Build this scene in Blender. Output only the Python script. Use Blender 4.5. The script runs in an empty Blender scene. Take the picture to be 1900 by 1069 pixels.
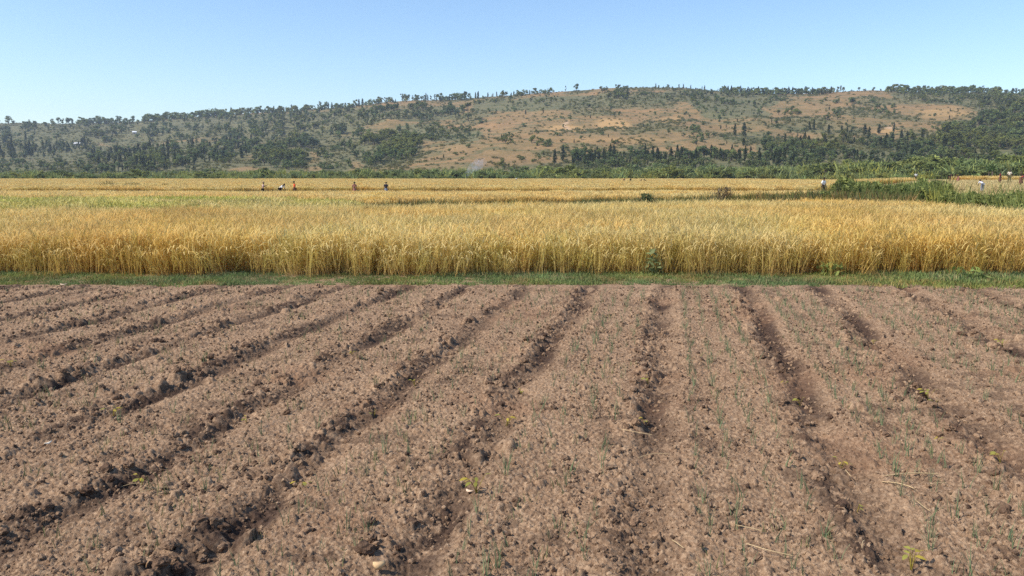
import bpy, bmesh, math, random
import numpy as np
from mathutils import Vector, Matrix

# ------------------------------------------------------------------ camera, world, sun, exposure
SC = bpy.context.scene
COL = SC.collection
F_PX, CX, CY, HZ, CAM_H = 1463.0, 950.0, 534.5, 327.0, 1.65      # photo pixels -> real rays
PITCH = math.atan((CY - HZ) / F_PX)
cam_d = bpy.data.cameras.new('camera'); cam = bpy.data.objects.new('camera', cam_d); COL.objects.link(cam)
cam.location = (0, 0, CAM_H)
cam.rotation_euler = (math.pi / 2 - PITCH, 0, 0)
cam_d.sensor_width = 36.0
cam_d.lens = 36.0 * F_PX / 1900.0
cam_d.clip_start = 0.05; cam_d.clip_end = 12000
SC.camera = cam

SUN_EL, SUN_AZ = math.radians(46), math.radians(-108)            # azimuth from +Y, negative = left
W = bpy.data.worlds.new('World'); SC.world = W; W.use_nodes = True
nt = W.node_tree; bg = nt.nodes['Background']
sky = nt.nodes.new('ShaderNodeTexSky'); sky.sky_type = 'NISHITA'; sky.sun_disc = False
sky.sun_elevation = SUN_EL; sky.sun_rotation = SUN_AZ
sky.altitude = 900; sky.air_density = 1.0; sky.dust_density = 1.3; sky.ozone_density = 1.6
hs = nt.nodes.new('ShaderNodeHueSaturation'); hs.inputs['Saturation'].default_value = 1.12
nt.links.new(sky.outputs[0], hs.inputs['Color']); nt.links.new(hs.outputs[0], bg.inputs[0]); bg.inputs[1].default_value = 0.15
sl = bpy.data.lights.new('sun', 'SUN'); sun = bpy.data.objects.new('sun', sl); COL.objects.link(sun)
sl.energy = 4.1; sl.angle = math.radians(0.53); sl.color = (1.0, 0.93, 0.82)
sd = Vector((math.sin(SUN_AZ) * math.cos(SUN_EL), math.cos(SUN_AZ) * math.cos(SUN_EL), math.sin(SUN_EL)))
sun.rotation_euler = sd.to_track_quat('Z', 'Y').to_euler()
sun.location = sd * 60
SC.view_settings.view_transform = 'Standard'; SC.view_settings.look = 'None'
SC.view_settings.gamma = 1.0; SC.view_settings.exposure = 0.48; SC.view_settings.use_curve_mapping = False
SC.cycles.max_bounces = 8; SC.cycles.transparent_max_bounces = 8; SC.cycles.volume_bounces = 0; SC.cycles.use_denoising = False

RNG = np.random.default_rng(7)
random.seed(7)

# ------------------------------------------------------------------ helpers
def tag(o, label=None, cat=None, group=None, kind=None):
    if label: o['label'] = label
    if cat: o['category'] = cat
    if group: o['group'] = group
    if kind: o['kind'] = kind
    return o

def sstep(a, b, x):
    t = np.clip((np.asarray(x, float) - a) / (b - a), 0, 1); return t * t * (3 - 2 * t)

def hsh(ix, iy, seed):
    h = (ix.astype(np.int64) * 374761393 + iy.astype(np.int64) * 668265263 + seed * 1442695041) & 0xFFFFFFFF
    h = ((h ^ (h >> 13)) * 1274126177) & 0xFFFFFFFF
    h = ((h ^ (h >> 16)) * 2246822519) & 0xFFFFFFFF
    h = h ^ (h >> 15)
    return (h & 0xFFFFFF) / float(0x1000000)

def vnoise(x, y, seed=0):
    x = np.asarray(x, float); y = np.asarray(y, float)
    xi = np.floor(x); yi = np.floor(y); fx = x - xi; fy = y - yi
    fx = fx * fx * (3 - 2 * fx); fy = fy * fy * (3 - 2 * fy)
    a = hsh(xi, yi, seed); b = hsh(xi + 1, yi, seed); c = hsh(xi, yi + 1, seed); d = hsh(xi + 1, yi + 1, seed)
    return (a + (b - a) * fx) * (1 - fy) + (c + (d - c) * fx) * fy

def fbm(x, y, seed=0, o=4):
    s = 0; a = 0.5; n = 0
    for k in range(o):
        s = s + a * vnoise(x * 2 ** k + 17.3 * k, y * 2 ** k - 9.1 * k, seed + k); n += a; a *= 0.5
    return s / n

def bumps(X, Y, s, seed, prob, hk=0.6):
    xi = np.floor(X / s); yi = np.floor(Y / s); out = np.zeros_like(X)
    for dx in (-1, 0, 1):
        for dy in (-1, 0, 1):
            cx = xi + dx; cy = yi + dy
            r0 = hsh(cx, cy, seed); px = (cx + hsh(cx, cy, seed + 1)) * s; py = (cy + hsh(cx, cy, seed + 2)) * s
            r = s * (0.22 + 0.5 * hsh(cx, cy, seed + 3) ** 2); an = hsh(cx, cy, seed + 4) * 3.14
            ux = X - px; uy = Y - py; ca = np.cos(an); sa = np.sin(an)
            d2 = ((ux * ca + uy * sa) ** 2 + 1.7 * (uy * ca - ux * sa) ** 2) / (r * r)
            b = hk * r * np.sqrt(np.maximum(0, 1 - d2)) * (r0 < prob)
            out = np.maximum(out, b)
    return out

def new_mesh(name, verts, faces, cols=None, smooth=False, mats=(), mat_idx=None):
    """verts (N,3); faces: list of arrays (M,3)/(M,4) or one array."""
    me = bpy.data.meshes.new(name)
    if not isinstance(faces, (list, tuple)): faces = [faces]
    faces = [np.asarray(f, np.int32) for f in faces if len(f)]
    verts = np.asarray(verts, np.float32)
    nl = sum(f.size for f in faces); nf = sum(len(f) for f in faces)
    me.vertices.add(len(verts)); me.vertices.foreach_set('co', verts.ravel())
    me.loops.add(nl); me.polygons.add(nf)
    me.loops.foreach_set('vertex_index', np.concatenate([f.ravel() for f in faces]))
    tot = np.concatenate([np.full(len(f), f.shape[1], np.int32) for f in faces])
    st = np.concatenate([[0], np.cumsum(tot)[:-1]]).astype(np.int32)
    me.polygons.foreach_set('loop_start', st)
    me.polygons.foreach_set('loop_total', tot)
    if smooth: me.polygons.foreach_set('use_smooth', np.ones(nf, bool))
    if mat_idx is not None: me.polygons.foreach_set('material_index', np.asarray(mat_idx, np.int32))
    for m in mats: me.materials.append(m)
    me.update(calc_edges=True)
    if cols is not None:
        at = me.attributes.new('col', 'FLOAT_COLOR', 'POINT')
        c = np.ones((len(verts), 4), np.float32); c[:, :3] = cols
        at.data.foreach_set('color', c.ravel())
    return me

def link(name, me, parent=None, loc=(0, 0, 0), rz=0.0, sc=1.0):
    o = bpy.data.objects.new(name, me); COL.objects.link(o)
    o.location = loc; o.rotation_euler = (0, 0, rz)
    o.scale = (sc, sc, sc) if np.isscalar(sc) else sc
    if parent is not None: o.parent = parent
    return o

class Acc:
    """collects strips / tubes with vertex colours into one mesh"""
    def __init__(s): s.v = []; s.f = []; s.c = []; s.n = 0
    def add(s, v, f, c):
        v = np.asarray(v, float).reshape(-1, 3); c = np.broadcast_to(np.asarray(c, float), (len(v), 3))
        s.v.append(v); s.f.append(np.asarray(f, int) + s.n); s.c.append(c); s.n += len(v)
    def mesh(s, name, mats, smooth=False):
        f3 = [f for f in s.f if f.shape[1] == 3]; f4 = [f for f in s.f if f.shape[1] == 4]
        fs = ([np.concatenate(f3)] if f3 else []) + ([np.concatenate(f4)] if f4 else [])
        return new_mesh(name, np.concatenate(s.v), fs, np.concatenate(s.c), smooth, mats)

def strips(acc, base, dirn, length, width, bend, cols0, cols1, seg=3, taper=0.15, start=None, droop=1.0, jit=None):
    """vectorised curved blades: base (N,3), dirn azimuth (N), bend = horizontal reach / length, arcs over and droops"""
    N = len(base); t = np.linspace(0, 1, seg + 1)[None, :]
    L = length[:, None]; b = bend[:, None]
    horiz = L * b * t ** 1.7
    z = L * np.sqrt(np.maximum(0.02, 1 - np.minimum(b, 0.98) ** 2)) * t - L * droop * np.maximum(0, b - 0.35) * t ** 3
    ca = np.cos(dirn)[:, None]; sa = np.sin(dirn)[:, None]
    P = np.stack([base[:, 0:1] + ca * horiz, base[:, 1:2] + sa * horiz, base[:, 2:3] + z], -1)
    wa = RNG.uniform(0, math.pi, N); side = np.stack([np.cos(wa), np.sin(wa), np.zeros(N)], -1)[:, None, :]
    w = width[:, None] * (1 - (1 - taper) * t ** 1.5) * 0.5
    A = P - side * w[..., None]; B = P + side * w[..., None]
    V = np.stack([A, B], 2).reshape(N, -1, 3)
    k = 2 * (seg + 1)
    fl = np.array([[2 * i, 2 * i + 1, 2 * i + 3, 2 * i + 2] for i in range(seg)])
    Fc = (fl[None] + (np.arange(N) * k)[:, None, None]).reshape(-1, 4)
    C = cols0[:, None, :] * (1 - t[..., None]) + cols1[:, None, :] * t[..., None]
    C = np.repeat(C, 2, axis=1).reshape(-1, 3)
    acc.add(V.reshape(-1, 3), Fc, C)
    return P[:, -1]

def tube(acc, pts, rad, col, n=6):
    pts = np.asarray(pts, float); m = len(pts); rad = np.broadcast_to(rad, (m,))
    vs = []
    for i in range(m):
        d = pts[min(i + 1, m - 1)] - pts[max(i - 1, 0)]; d = d / (np.linalg.norm(d) + 1e-9)
        up = np.array([0, 0, 1.0]) if abs(d[2]) < 0.9 else np.array([1.0, 0, 0])
        a = np.cross(d, up); a /= np.linalg.norm(a); b = np.cross(d, a)
        an = np.arange(n) * 2 * math.pi / n
        vs.append(pts[i] + rad[i] * (np.cos(an)[:, None] * a + np.sin(an)[:, None] * b))
    f = [[i * n + j, i * n + (j + 1) % n, (i + 1) * n + (j + 1) % n, (i + 1) * n + j] for i in range(m - 1) for j in range(n)]
    acc.add(np.concatenate(vs), f, col)

def leafcards(acc, cen, size, cols, upbias=0.3):
    """small randomly turned leaf-cluster quads"""
    N = len(cen)
    a = RNG.normal(size=(N, 3)); a[:, 2] *= 0.8; a /= np.linalg.norm(a, axis=1)[:, None]
    b = RNG.normal(size=(N, 3)); b -= a * (a * b).sum(1)[:, None]; b /= np.linalg.norm(b, axis=1)[:, None]
    s = size[:, None]; a = a * s; b = b * s * RNG.uniform(0.4, 0.75, (N, 1))
    V = np.stack([cen - a, cen - b, cen + a, cen + b], 1).reshape(-1, 3)
    Fc = np.arange(4 * N).reshape(N, 4)
    acc.add(V, Fc, np.repeat(cols, 4, axis=0))

# ---- node material helpers
def mat(name):
    m = bpy.data.materials.new(name); m.use_nodes = True; m.node_tree.nodes.clear()
    return m, m.node_tree
def nd(t, kind, **kw):
    n = t.nodes.new(kind)
    for k, v in kw.items(): setattr(n, k, v)
    return n
def noise_node(t, coord, scale, detail=4, rough=0.55):
    n = nd(t, 'ShaderNodeTexNoise'); n.inputs['Scale'].default_value = scale
    n.inputs['Detail'].default_value = detail; n.inputs['Roughness'].default_value = rough
    t.links.new(coord, n.inputs['Vector']); return n.outputs['Fac']
def ramp(t, fac, stops):
    r = nd(t, 'ShaderNodeValToRGB'); e = r.color_ramp.elements
    while len(e) < len(stops): e.new(0.5)
    for i, (p, c) in enumerate(stops): e[i].position = p; e[i].color = (*c, 1)
    t.links.new(fac, r.inputs[0]); return r.outputs[0]
def mixc(t, fac, a, b, mode='MIX'):
    n = nd(t, 'ShaderNodeMix', data_type='RGBA', blend_type=mode)
    for s, v in ((n.inputs[0], fac), (n.inputs[6], a), (n.inputs[7], b)):
        if isinstance(v, (int, float)): s.default_value = v
        elif isinstance(v, tuple): s.default_value = (*v, 1)
        else: t.links.new(v, s)
    return n.outputs[2]
def math_node(t, op, a, b=0.0):
    n = nd(t, 'ShaderNodeMath', operation=op)
    for s, v in ((n.inputs[0], a), (n.inputs[1], b)):
        if isinstance(v, (int, float)): s.default_value = v
        else: t.links.new(v, s)
    return n.outputs[0]
def finish(t, color, rough=0.9, transl=0.0, bump=None, bstr=0.3, bdist=0.01, spec=0.2):
    out = nd(t, 'ShaderNodeOutputMaterial'); p = nd(t, 'ShaderNodeBsdfPrincipled')
    if isinstance(color, tuple): p.inputs['Base Color'].default_value = (*color, 1)
    else: t.links.new(color, p.inputs['Base Color'])
    p.inputs['Roughness'].default_value = rough; p.inputs['Specular IOR Level'].default_value = spec
    if bump is not None:
        b = nd(t, 'ShaderNodeBump'); b.inputs['Strength'].default_value = bstr; b.inputs['Distance'].default_value = bdist
        t.links.new(bump, b.inputs['Height']); t.links.new(b.outputs[0], p.inputs['Normal'])
    sh = p.outputs[0]
    if transl > 0:
        tr = nd(t, 'ShaderNodeBsdfTranslucent'); mx = nd(t, 'ShaderNodeMixShader'); mx.inputs[0].default_value = transl
        if isinstance(color, tuple): tr.inputs[0].default_value = (*color, 1)
        else: t.links.new(color, tr.inputs[0])
        t.links.new(sh, mx.inputs[1]); t.links.new(tr.outputs[0], mx.inputs[2]); sh = mx.outputs[0]
    t.links.new(sh, out.inputs[0])

def attr(t, name): 
    a = nd(t, 'ShaderNodeAttribute'); a.attribute_name = name; return a.outputs['Color']
def wpos(t): return nd(t, 'ShaderNodeNewGeometry').outputs['Position']

def mat_leafy(name, transl=0.3, vscale=0.25, var=0.35, tint2=None, rough=0.7, extra=None):
    """vertex colour varied by world-space noise (plants differ from patch to patch)"""
    m, t = mat(name); c = attr(t, 'col'); p = wpos(t)
    n = noise_node(t, p, vscale, 3)
    k = ramp(t, n, [(0.3, (1 - var,) * 3), (0.7, (1 + var * 0.6,) * 3)])
    col = mixc(t, 1.0, c, k, 'MULTIPLY')
    if tint2:
        n2 = noise_node(t, p, vscale * 0.37, 2)
        f = ramp(t, n2, [(0.42, (0, 0, 0)), (0.62, (1, 1, 1))])
        col = mixc(t, f, col, mixc(t, 1.0, col, tint2, 'MULTIPLY'))
    if extra:
        f = ramp(t, noise_node(t, p, 0.22, 3), [(0.52, (0, 0, 0)), (0.72, (1, 1, 1))])
        col = mixc(t, f, col, mixc(t, 1.0, col, extra, 'MULTIPLY'))
    finish(t, col, rough, transl)
    return m
def mat_plain(name, col, rough=0.85, var=0.25, scale=12):
    m, t = mat(name); g = nd(t, 'ShaderNodeTexCoord').outputs['Object']
    n = noise_node(t, g, scale, 4)
    c = ramp(t, n, [(0.25, tuple(x * (1 - var) for x in col)), (0.75, tuple(min(1, x * (1 + var)) for x in col))])
    finish(t, c, rough, bump=n, bstr=0.2)
    return m

# ---- scatter: one object whose instances are drawn from unlinked prototypes (only used for «stuff»)
def scatter(name, pts, rot, scl, idx, meshes):
    col = bpy.data.collections.new(name + '_kinds')
    for i, me in enumerate(meshes):
        col.objects.link(bpy.data.objects.new('%s_kind_%02d' % (name, i), me))
    me = bpy.data.meshes.new(name); n = len(pts)
    me.vertices.add(n); me.vertices.foreach_set('co', np.asarray(pts, np.float32).ravel())
    a = me.attributes.new('rot', 'FLOAT_VECTOR', 'POINT'); a.data.foreach_set('vector', np.asarray(rot, np.float32).ravel())
    scl = np.asarray(scl, np.float32)
    if scl.ndim == 1: scl = np.repeat(scl[:, None], 3, 1)
    a = me.attributes.new('scl', 'FLOAT_VECTOR', 'POINT'); a.data.foreach_set('vector', scl.ravel())
    a = me.attributes.new('idx', 'INT', 'POINT'); a.data.foreach_set('value', np.asarray(idx, np.int32))
    o = link(name, me)
    g = bpy.data.node_groups.new(name + '_nodes', 'GeometryNodeTree')
    g.interface.new_socket('Geometry', in_out='INPUT', socket_type='NodeSocketGeometry')
    g.interface.new_socket('Geometry', in_out='OUTPUT', socket_type='NodeSocketGeometry')
    gi = g.nodes.new('NodeGroupInput'); go = g.nodes.new('NodeGroupOutput')
    ci = g.nodes.new('GeometryNodeCollectionInfo'); ci.inputs[0].default_value = col
    ci.inputs['Separate Children'].default_value = True; ci.inputs['Reset Children'].default_value = True
    ip = g.nodes.new('GeometryNodeInstanceOnPoints'); ip.inputs['Pick Instance'].default_value = True
    def na(nm, ty):
        x = g.nodes.new('GeometryNodeInputNamedAttribute'); x.data_type = ty; x.inputs[0].default_value = nm
        return x.outputs[0]
    L = g.links.new
    L(gi.outputs[0], ip.inputs['Points']); L(ci.outputs[0], ip.inputs['Instance'])
    L(na('idx', 'INT'), ip.inputs['Instance Index'])
    e2r = g.nodes.new('FunctionNodeEulerToRotation'); L(na('rot', 'FLOAT_VECTOR'), e2r.inputs[0])
    L(e2r.outputs[0], ip.inputs['Rotation'])
    L(na('scl', 'FLOAT_VECTOR'), ip.inputs['Scale']); L(ip.outputs[0], go.inputs[0])
    md = o.modifiers.new('scatter', 'NODES'); md.node_group = g
    return o

# ------------------------------------------------------------------ the lie of the land
def px_s(px): return (np.asarray(px, float) - CX) / F_PX                 # photo column -> X / depth
def ray(px, py):
    x = (px - CX) / F_PX; y = (CY - py) / F_PX
    return x, math.cos(PITCH) + y * math.sin(PITCH), -math.sin(PITCH) + y * math.cos(PITCH)
def on_ground(px, py, z=0.0):
    x, dy, dz = ray(px, py); t = (z - CAM_H) / dz
    return x * t, dy * t
def gz(x, y):
    """height of the valley floor"""
    x = np.asarray(x, float); y = np.asarray(y, float)
    s = x / np.maximum(np.abs(y), 1.0)
    z = -0.38 * sstep(28, 90, y) + 0.5 * sstep(150, 330, y)
    z = z + 1.25 * sstep(0.36, 0.58, s) * sstep(45, 120, y)
    return z

# hill: skyline of the bare ground read off the photo
RIDGE = np.array([(-700, 262), (-300, 245), (0, 233), (50, 231), (130, 233), (200, 231), (260, 229), (320, 224), (400, 218), (470, 214), (540, 210), (600, 206),
                  (660, 202), (720, 194), (770, 191), (830, 191), (880, 187), (920, 184), (980, 180), (1030, 176), (1080, 173), (1130, 169), (1200, 168),
                  (1260, 169), (1300, 173), (1350, 177), (1400, 179), (1500, 179), (1560, 175), (1600, 173), (1650, 175), (1700, 177), (1760, 177), (1810, 176),
                  (1860, 179), (1900, 181), (2150, 200), (2600, 240)], float)
def te_of(py): return (HZ - np.asarray(py, float)) / F_PX
def ridge_te(s): return te_of(np.interp(CX + F_PX * np.asarray(s), RIDGE[:, 0], RIDGE[:, 1]))
def hill_r0(s): return np.interp(CX + F_PX * np.asarray(s), [-700, 0, 600, 1000, 1400, 1900, 2600], [700, 620, 500, 430, 390, 330, 300])
def hill_r1(s): return np.interp(CX + F_PX * np.asarray(s), [-700, 0, 600, 1000, 1400, 1900, 2600], [1800, 1600, 1350, 1180, 1120, 1050, 1000])
def hill_z(s, y):
    s = np.asarray(s, float); y = np.asarray(y, float)
    a = hill_r0(s); b = hill_r1(s); t = (y - a) / (b - a); tc = np.clip(t, 0, 1)
    te = ridge_te(s) * (1 - (1 - tc) ** 1.45)
    z = CAM_H - 1.2 * (1 - sstep(-0.02, 0.12, t)) + y * te
    x = s * y
    w = np.sin(tc * math.pi) ** 0.8
    z = z + w * (fbm(x / 150, y / 210, 31, 3) - 0.5) * 20 + w * (fbm(x / 45, y / 90, 37, 3) - 0.5) * 6
    z = np.where(t < 0, -3.5 + (z + 3.5) * sstep(-0.16, 0, t), z)
    back = np.maximum(0, y - b)
    return z - back * 0.12 - (back / 400) ** 2 * 12
_ys = np.linspace(0, 1, 260)
def hill_hit(px, py):
    """where the ray through a photo column/row first meets the slope"""
    s = float(px_s(px)); a = float(hill_r0(s)); b = float(hill_r1(s)); y = a + (b - a) * _ys
    e = np.maximum.accumulate((hill_z(np.full(260, s), y) - CAM_H) / y)
    i = int(np.searchsorted(e, float(te_of(py)))); i = min(max(i, 0), 259)
    Y = y[i]; return s * Y, Y, float(hill_z(s, Y))

# vegetation zones of the slope in photo coordinates: polygon, green cover
def inside(px, py, poly):
    px = np.asarray(px, float); py = np.asarray(py, float); r = np.zeros(px.shape, bool); n = len(poly)
    for i in range(n):
        x1, y1 = poly[i]; x2, y2 = poly[(i + 1) % n]
        c = ((y1 > py) != (y2 > py)) & (px < (x2 - x1) * (py - y1) / ((y2 - y1) or 1e-9) + x1)
        r ^= c
    return r
# (polygon, trees, kinds, height px range, tone) -- woods that read as masses
WOODS = [
    ([(0, 234), (230, 232), (330, 226), (480, 216), (700, 207), (715, 232), (600, 262), (480, 268), (430, 256), (230, 272), (160, 262), (0, 262)], 760, 'elms', (7, 16)),
    ([(-60, 256), (60, 262), (175, 266), (178, 292), (60, 296), (-60, 298)], 240, 'ce', (10, 17)),
    ([(175, 290), (265, 282), (330, 278), (410, 268), (480, 254), (500, 262), (455, 298), (370, 322), (170, 324)], 430, 'cm', (11, 20)),
    ([(470, 312), (492, 272), (530, 276), (560, 260), (600, 274), (580, 292), (566, 316), (520, 322), (500, 310)], 230, 'mel', (12, 22)),
    ([(624, 268), (660, 256), (700, 262), (745, 248), (788, 258), (776, 290), (748, 306), (720, 300), (690, 316), (668, 296), (640, 288)], 250, 'llm', (14, 24)),
    ([(740, 238), (800, 236), (890, 246), (888, 262), (820, 266), (770, 262), (742, 254)], 260, 'sm', (6, 10)),
    ([(700, 206), (860, 202), (862, 222), (780, 230), (700, 226)], 150, 'em', (9, 15)),
    ([(880, 194), (1000, 186), (1240, 178), (1240, 196), (1100, 204), (960, 212), (880, 214)], 210, 'sm', (5, 9)),
    ([(1110, 176), (1160, 174), (1162, 190), (1112, 192)], 40, 'em', (9, 14)),
    ([(1225, 174), (1400, 180), (1440, 186), (1420, 202), (1330, 200), (1230, 192)], 190, 'sm', (6, 11)),
    ([(1060, 288), (1200, 288), (1400, 284), (1420, 318), (1060, 314)], 420, 'mcsl', (8, 16)),
    ([(1400, 270), (1520, 264), (1640, 268), (1720, 264), (1780, 262), (1910, 262), (1910, 318), (1400, 318)], 820, 'mcels', (12, 24)),
    ([(1784, 200), (1960, 186), (1960, 300), (1780, 298), (1715, 262), (1795, 230), (1822, 226)], 520, 'em', (14, 26)),
    ([(1629, 176), (1832, 172), (1900, 180), (1900, 194), (1784, 202), (1700, 196), (1640, 182)], 320, 'em', (6, 11)),
    ([(-60, 300), (180, 306), (180, 326), (-60, 328)], 150, 'ms', (8, 15)),
    ([(590, 290), (640, 270), (660, 312), (600, 318)], 110, 'ms', (8, 15)),
    ([(0, 264), (160, 264), (230, 276), (460, 258), (480, 270), (300, 284), (170, 292), (0, 300)], 220, 'els', (6, 12)),
    ([(1270, 196), (1400, 200), (1420, 220), (1300, 222)], 60, 'sm', (5, 10)),
]

# ------------------------------------------------------------------ materials of the land
def mat_soil():
    m, t = mat('tilled_soil'); p = wpos(t); a = nd(t, 'ShaderNodeAttribute'); a.attribute_name = 'col'
    n1 = noise_node(t, p, 1.3, 4); n2 = noise_node(t, p, 38, 5, 0.65); n3 = noise_node(t, p, 170, 3, 0.7)
    dry = ramp(t, n1, [(0.26, (0.195, 0.120, 0.073)), (0.50, (0.282, 0.179, 0.108)), (0.72, (0.382, 0.254, 0.157))])
    dry = mixc(t, 0.55, dry, ramp(t, n2, [(0.3, (0.094, 0.054, 0.034)), (0.46, (0.276, 0.172, 0.104)), (0.67, (0.60, 0.425, 0.275))]))
    dry = mixc(t, ramp(t, n3, [(0.62, (0, 0, 0)), (0.75, (0.6, 0.6, 0.6))]), dry, (0.44, 0.32, 0.21))
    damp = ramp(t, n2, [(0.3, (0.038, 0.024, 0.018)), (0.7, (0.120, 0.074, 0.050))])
    sp = nd(t, 'ShaderNodeSeparateColor'); t.links.new(a.outputs['Color'], sp.inputs[0])
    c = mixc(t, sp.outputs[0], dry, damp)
    c = mixc(t, sp.outputs[1], c, (0.27, 0.145, 0.082))                    # redder clay
    h = math_node(t, 'ADD', math_node(t, 'MULTIPLY', n2, 1.0), math_node(t, 'MULTIPLY', n3, 0.6))
    finish(t, c, 0.95, bump=h, bstr=1.0, bdist=0.012, spec=0.1)
    return m
M_SOIL = mat_soil()

def mat_valley():
    m, t = mat('valley_floor'); p = wpos(t)
    n = noise_node(t, p, 0.35, 5); n2 = noise_node(t, p, 9, 4)
    c = ramp(t, n, [(0.3, (0.16, 0.13, 0.05)), (0.5, (0.30, 0.21, 0.09)), (0.7, (0.40, 0.29, 0.13))])
    c = mixc(t, 0.4, c, ramp(t, n2, [(0.3, (0.10, 0.10, 0.04)), (0.7, (0.38, 0.28, 0.14))]))
    finish(t, c, 0.95, bump=n2, bstr=0.6, bdist=0.03, spec=0.1)
    return m
M_VALLEY = mat_valley()

def mat_hill():
    m, t = mat('dry_hillside'); p = wpos(t); a = nd(t, 'ShaderNodeAttribute'); a.attribute_name = 'col'
    sp = nd(t, 'ShaderNodeSeparateColor'); t.links.new(a.outputs['Color'], sp.inputs[0])
    n1 = noise_node(t, p, 0.012, 6, 0.6); n2 = noise_node(t, p, 0.07, 5, 0.65); n3 = noise_node(t, p, 0.4, 4)
    c = ramp(t, n1, [(0.35, (0.165, 0.124, 0.050)), (0.5, (0.235, 0.142, 0.060)), (0.65, (0.290, 0.150, 0.066))])
    c = mixc(t, 0.5, c, ramp(t, n2, [(0.32, (0.095, 0.088, 0.034)), (0.5, (0.225, 0.150, 0.062)), (0.68, (0.36, 0.225, 0.098))]))
    c = mixc(t, 0.25, c, ramp(t, n3, [(0.35, (0.10, 0.09, 0.04)), (0.65, (0.45, 0.29, 0.16))]))
    # contour terraces: thin grassy banks following the height
    sx = nd(t, 'ShaderNodeSeparateXYZ'); t.links.new(p, sx.inputs[0])
    hh = math_node(t, 'ADD', math_node(t, 'MULTIPLY', sx.outputs[2], 0.13), math_node(t, 'MULTIPLY', n1, 5.0))
    fr = math_node(t, 'FRACT', hh)
    band = ramp(t, fr, [(0.0, (0, 0, 0)), (0.70, (0, 0, 0)), (0.80, (1, 1, 1)), (1.0, (0.3, 0.3, 0.3))])
    gate = ramp(t, noise_node(t, p, 0.02, 3), [(0.36, (0, 0, 0)), (0.52, (0.9, 0.9, 0.9))])
    c = mixc(t, mixc(t, 1.0, band, gate, 'MULTIPLY'), c, (0.11, 0.11, 0.05))
    g = ramp(t, n2, [(0.3, (0.075, 0.090, 0.040)), (0.7, (0.16, 0.150, 0.075))])
    c = mixc(t, sp.outputs[0], c, g)
    c = mixc(t, sp.outputs[1], c, (0.42, 0.26, 0.11))                    # cut straw plots
    c = mixc(t, sp.outputs[2], c, (0.46, 0.31, 0.19))                    # bare paths
    finish(t, c, 0.95, bump=n3, bstr=0.5, bdist=0.8, spec=0.1)
    return m
M_HILL = mat_hill()

# ------------------------------------------------------------------ ground sheet, to the horizon
def build_ground():
    na = 360; rr = np.concatenate([[0.01], np.geomspace(0.8, 7000, 150)])
    A, R = np.meshgrid(np.linspace(0, 2 * math.pi, na, endpoint=False), rr)
    X = R * np.cos(A); Y = R * np.sin(A)
    Z = np.where(Y > 0, gz(X, Y), 0) - 0.17 * (1 - sstep(11.0, 11.8, Y))
    Z = Z - 8 * sstep(1500, 5000, R)
    n = len(rr); i = np.arange(n - 1)[:, None]; j = np.arange(na)[None, :]
    f = np.stack([i * na + j, i * na + (j + 1) % na, (i + 1) * na + (j + 1) % na, (i + 1) * na + j], -1).reshape(-1, 4)
    me = new_mesh('ground', np.stack([X, Y, Z], -1).reshape(-1, 3), f, smooth=True, mats=[M_VALLEY, M_SOIL])
    cy = Y.ravel()[f].mean(1)
    me.polygons.foreach_set('material_index', (cy < 14.5).astype(np.int32))
    return tag(link('ground', me), kind='structure')
build_ground()

# ------------------------------------------------------------------ ploughed plot
FURROW_PX = [
    [(60, 620), (110, 610), (260, 575), (340, 550)],
    [(40, 675), (127, 653), (245, 617), (330, 590), (430, 560), (480, 545)],
    [(0, 753), (79, 729), (140, 705), (193, 679), (281, 653), (420, 605), (530, 570), (600, 550)],
    [(18, 863), (88, 837), (189, 775), (272, 732), (351, 710), (443, 668), (526, 626), (600, 600), (700, 560), (740, 545)],
    [(44, 1003), (162, 951), (219, 903), (333, 846), (364, 810), (425, 784), (491, 732), (566, 692), (640, 653), (690, 628), (780, 590), (850, 545)],
    [(325, 1060), (421, 982), (526, 911), (566, 876), (632, 819), (675, 775), (753, 718), (797, 688), (846, 635), (900, 600), (950, 550)],
    [(775, 1008), (828, 938), (872, 846), (907, 793), (942, 723), (986, 679), (1021, 622), (1060, 580), (1095, 545)],
    [(1205, 1000), (1195, 880), (1195, 790), (1215, 700), (1215, 650), (1222, 590), (1230, 545)],
    [(1720, 1069), (1672, 1021), (1620, 977), (1576, 916), (1545, 863), (1523, 819), (1479, 762), (1435, 683), (1405, 613), (1390, 560), (1385, 540)],
    [(1874, 863), (1808, 806), (1756, 753), (1677, 683), (1602, 626), (1560, 580), (1530, 545)],
    [(1874, 648), (1830, 622), (1740, 575), (1690, 548)]]
FUR = []                                                                 # straight line through each furrow: X = a + b Y
for L_ in FURROW_PX:
    q = np.array([on_ground(*p) for p in L_]); b_, a_ = np.polyfit(q[:, 1], q[:, 0], 1)
    FUR.append((a_, float(np.clip(b_, 0.185, 0.225))))
    FUR[-1] = (float(np.mean(q[:, 0] - FUR[-1][1] * q[:, 1])), FUR[-1][1])
a0, b0 = FUR[0]; FUR = [(a0 - 1.05 * k, b0) for k in (4, 3, 2, 1)] + FUR
a1, b1 = FUR[-1]; FUR = FUR + [(a1 + 1.05 * k, b1) for k in (1, 2, 3)]

def furrow_field(X, Y):
    """signed distance to the nearest furrow line (wandering a little), and a per-furrow number"""
    best = np.full(X.shape, 9.0); fid = np.zeros(X.shape)
    for i, (a, b) in enumerate(FUR):
        c = a + b * Y + 0.10 * (vnoise(Y * 0.9, np.full_like(Y, i * 7.7), 5) - 0.5) + 0.05 * (vnoise(Y * 3, np.full_like(Y, i * 3.1), 6) - 0.5)
        d = X - c; k = np.abs(d) < np.abs(best); best = np.where(k, d, best); fid = np.where(k, i, fid)
    return best, fid

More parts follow.
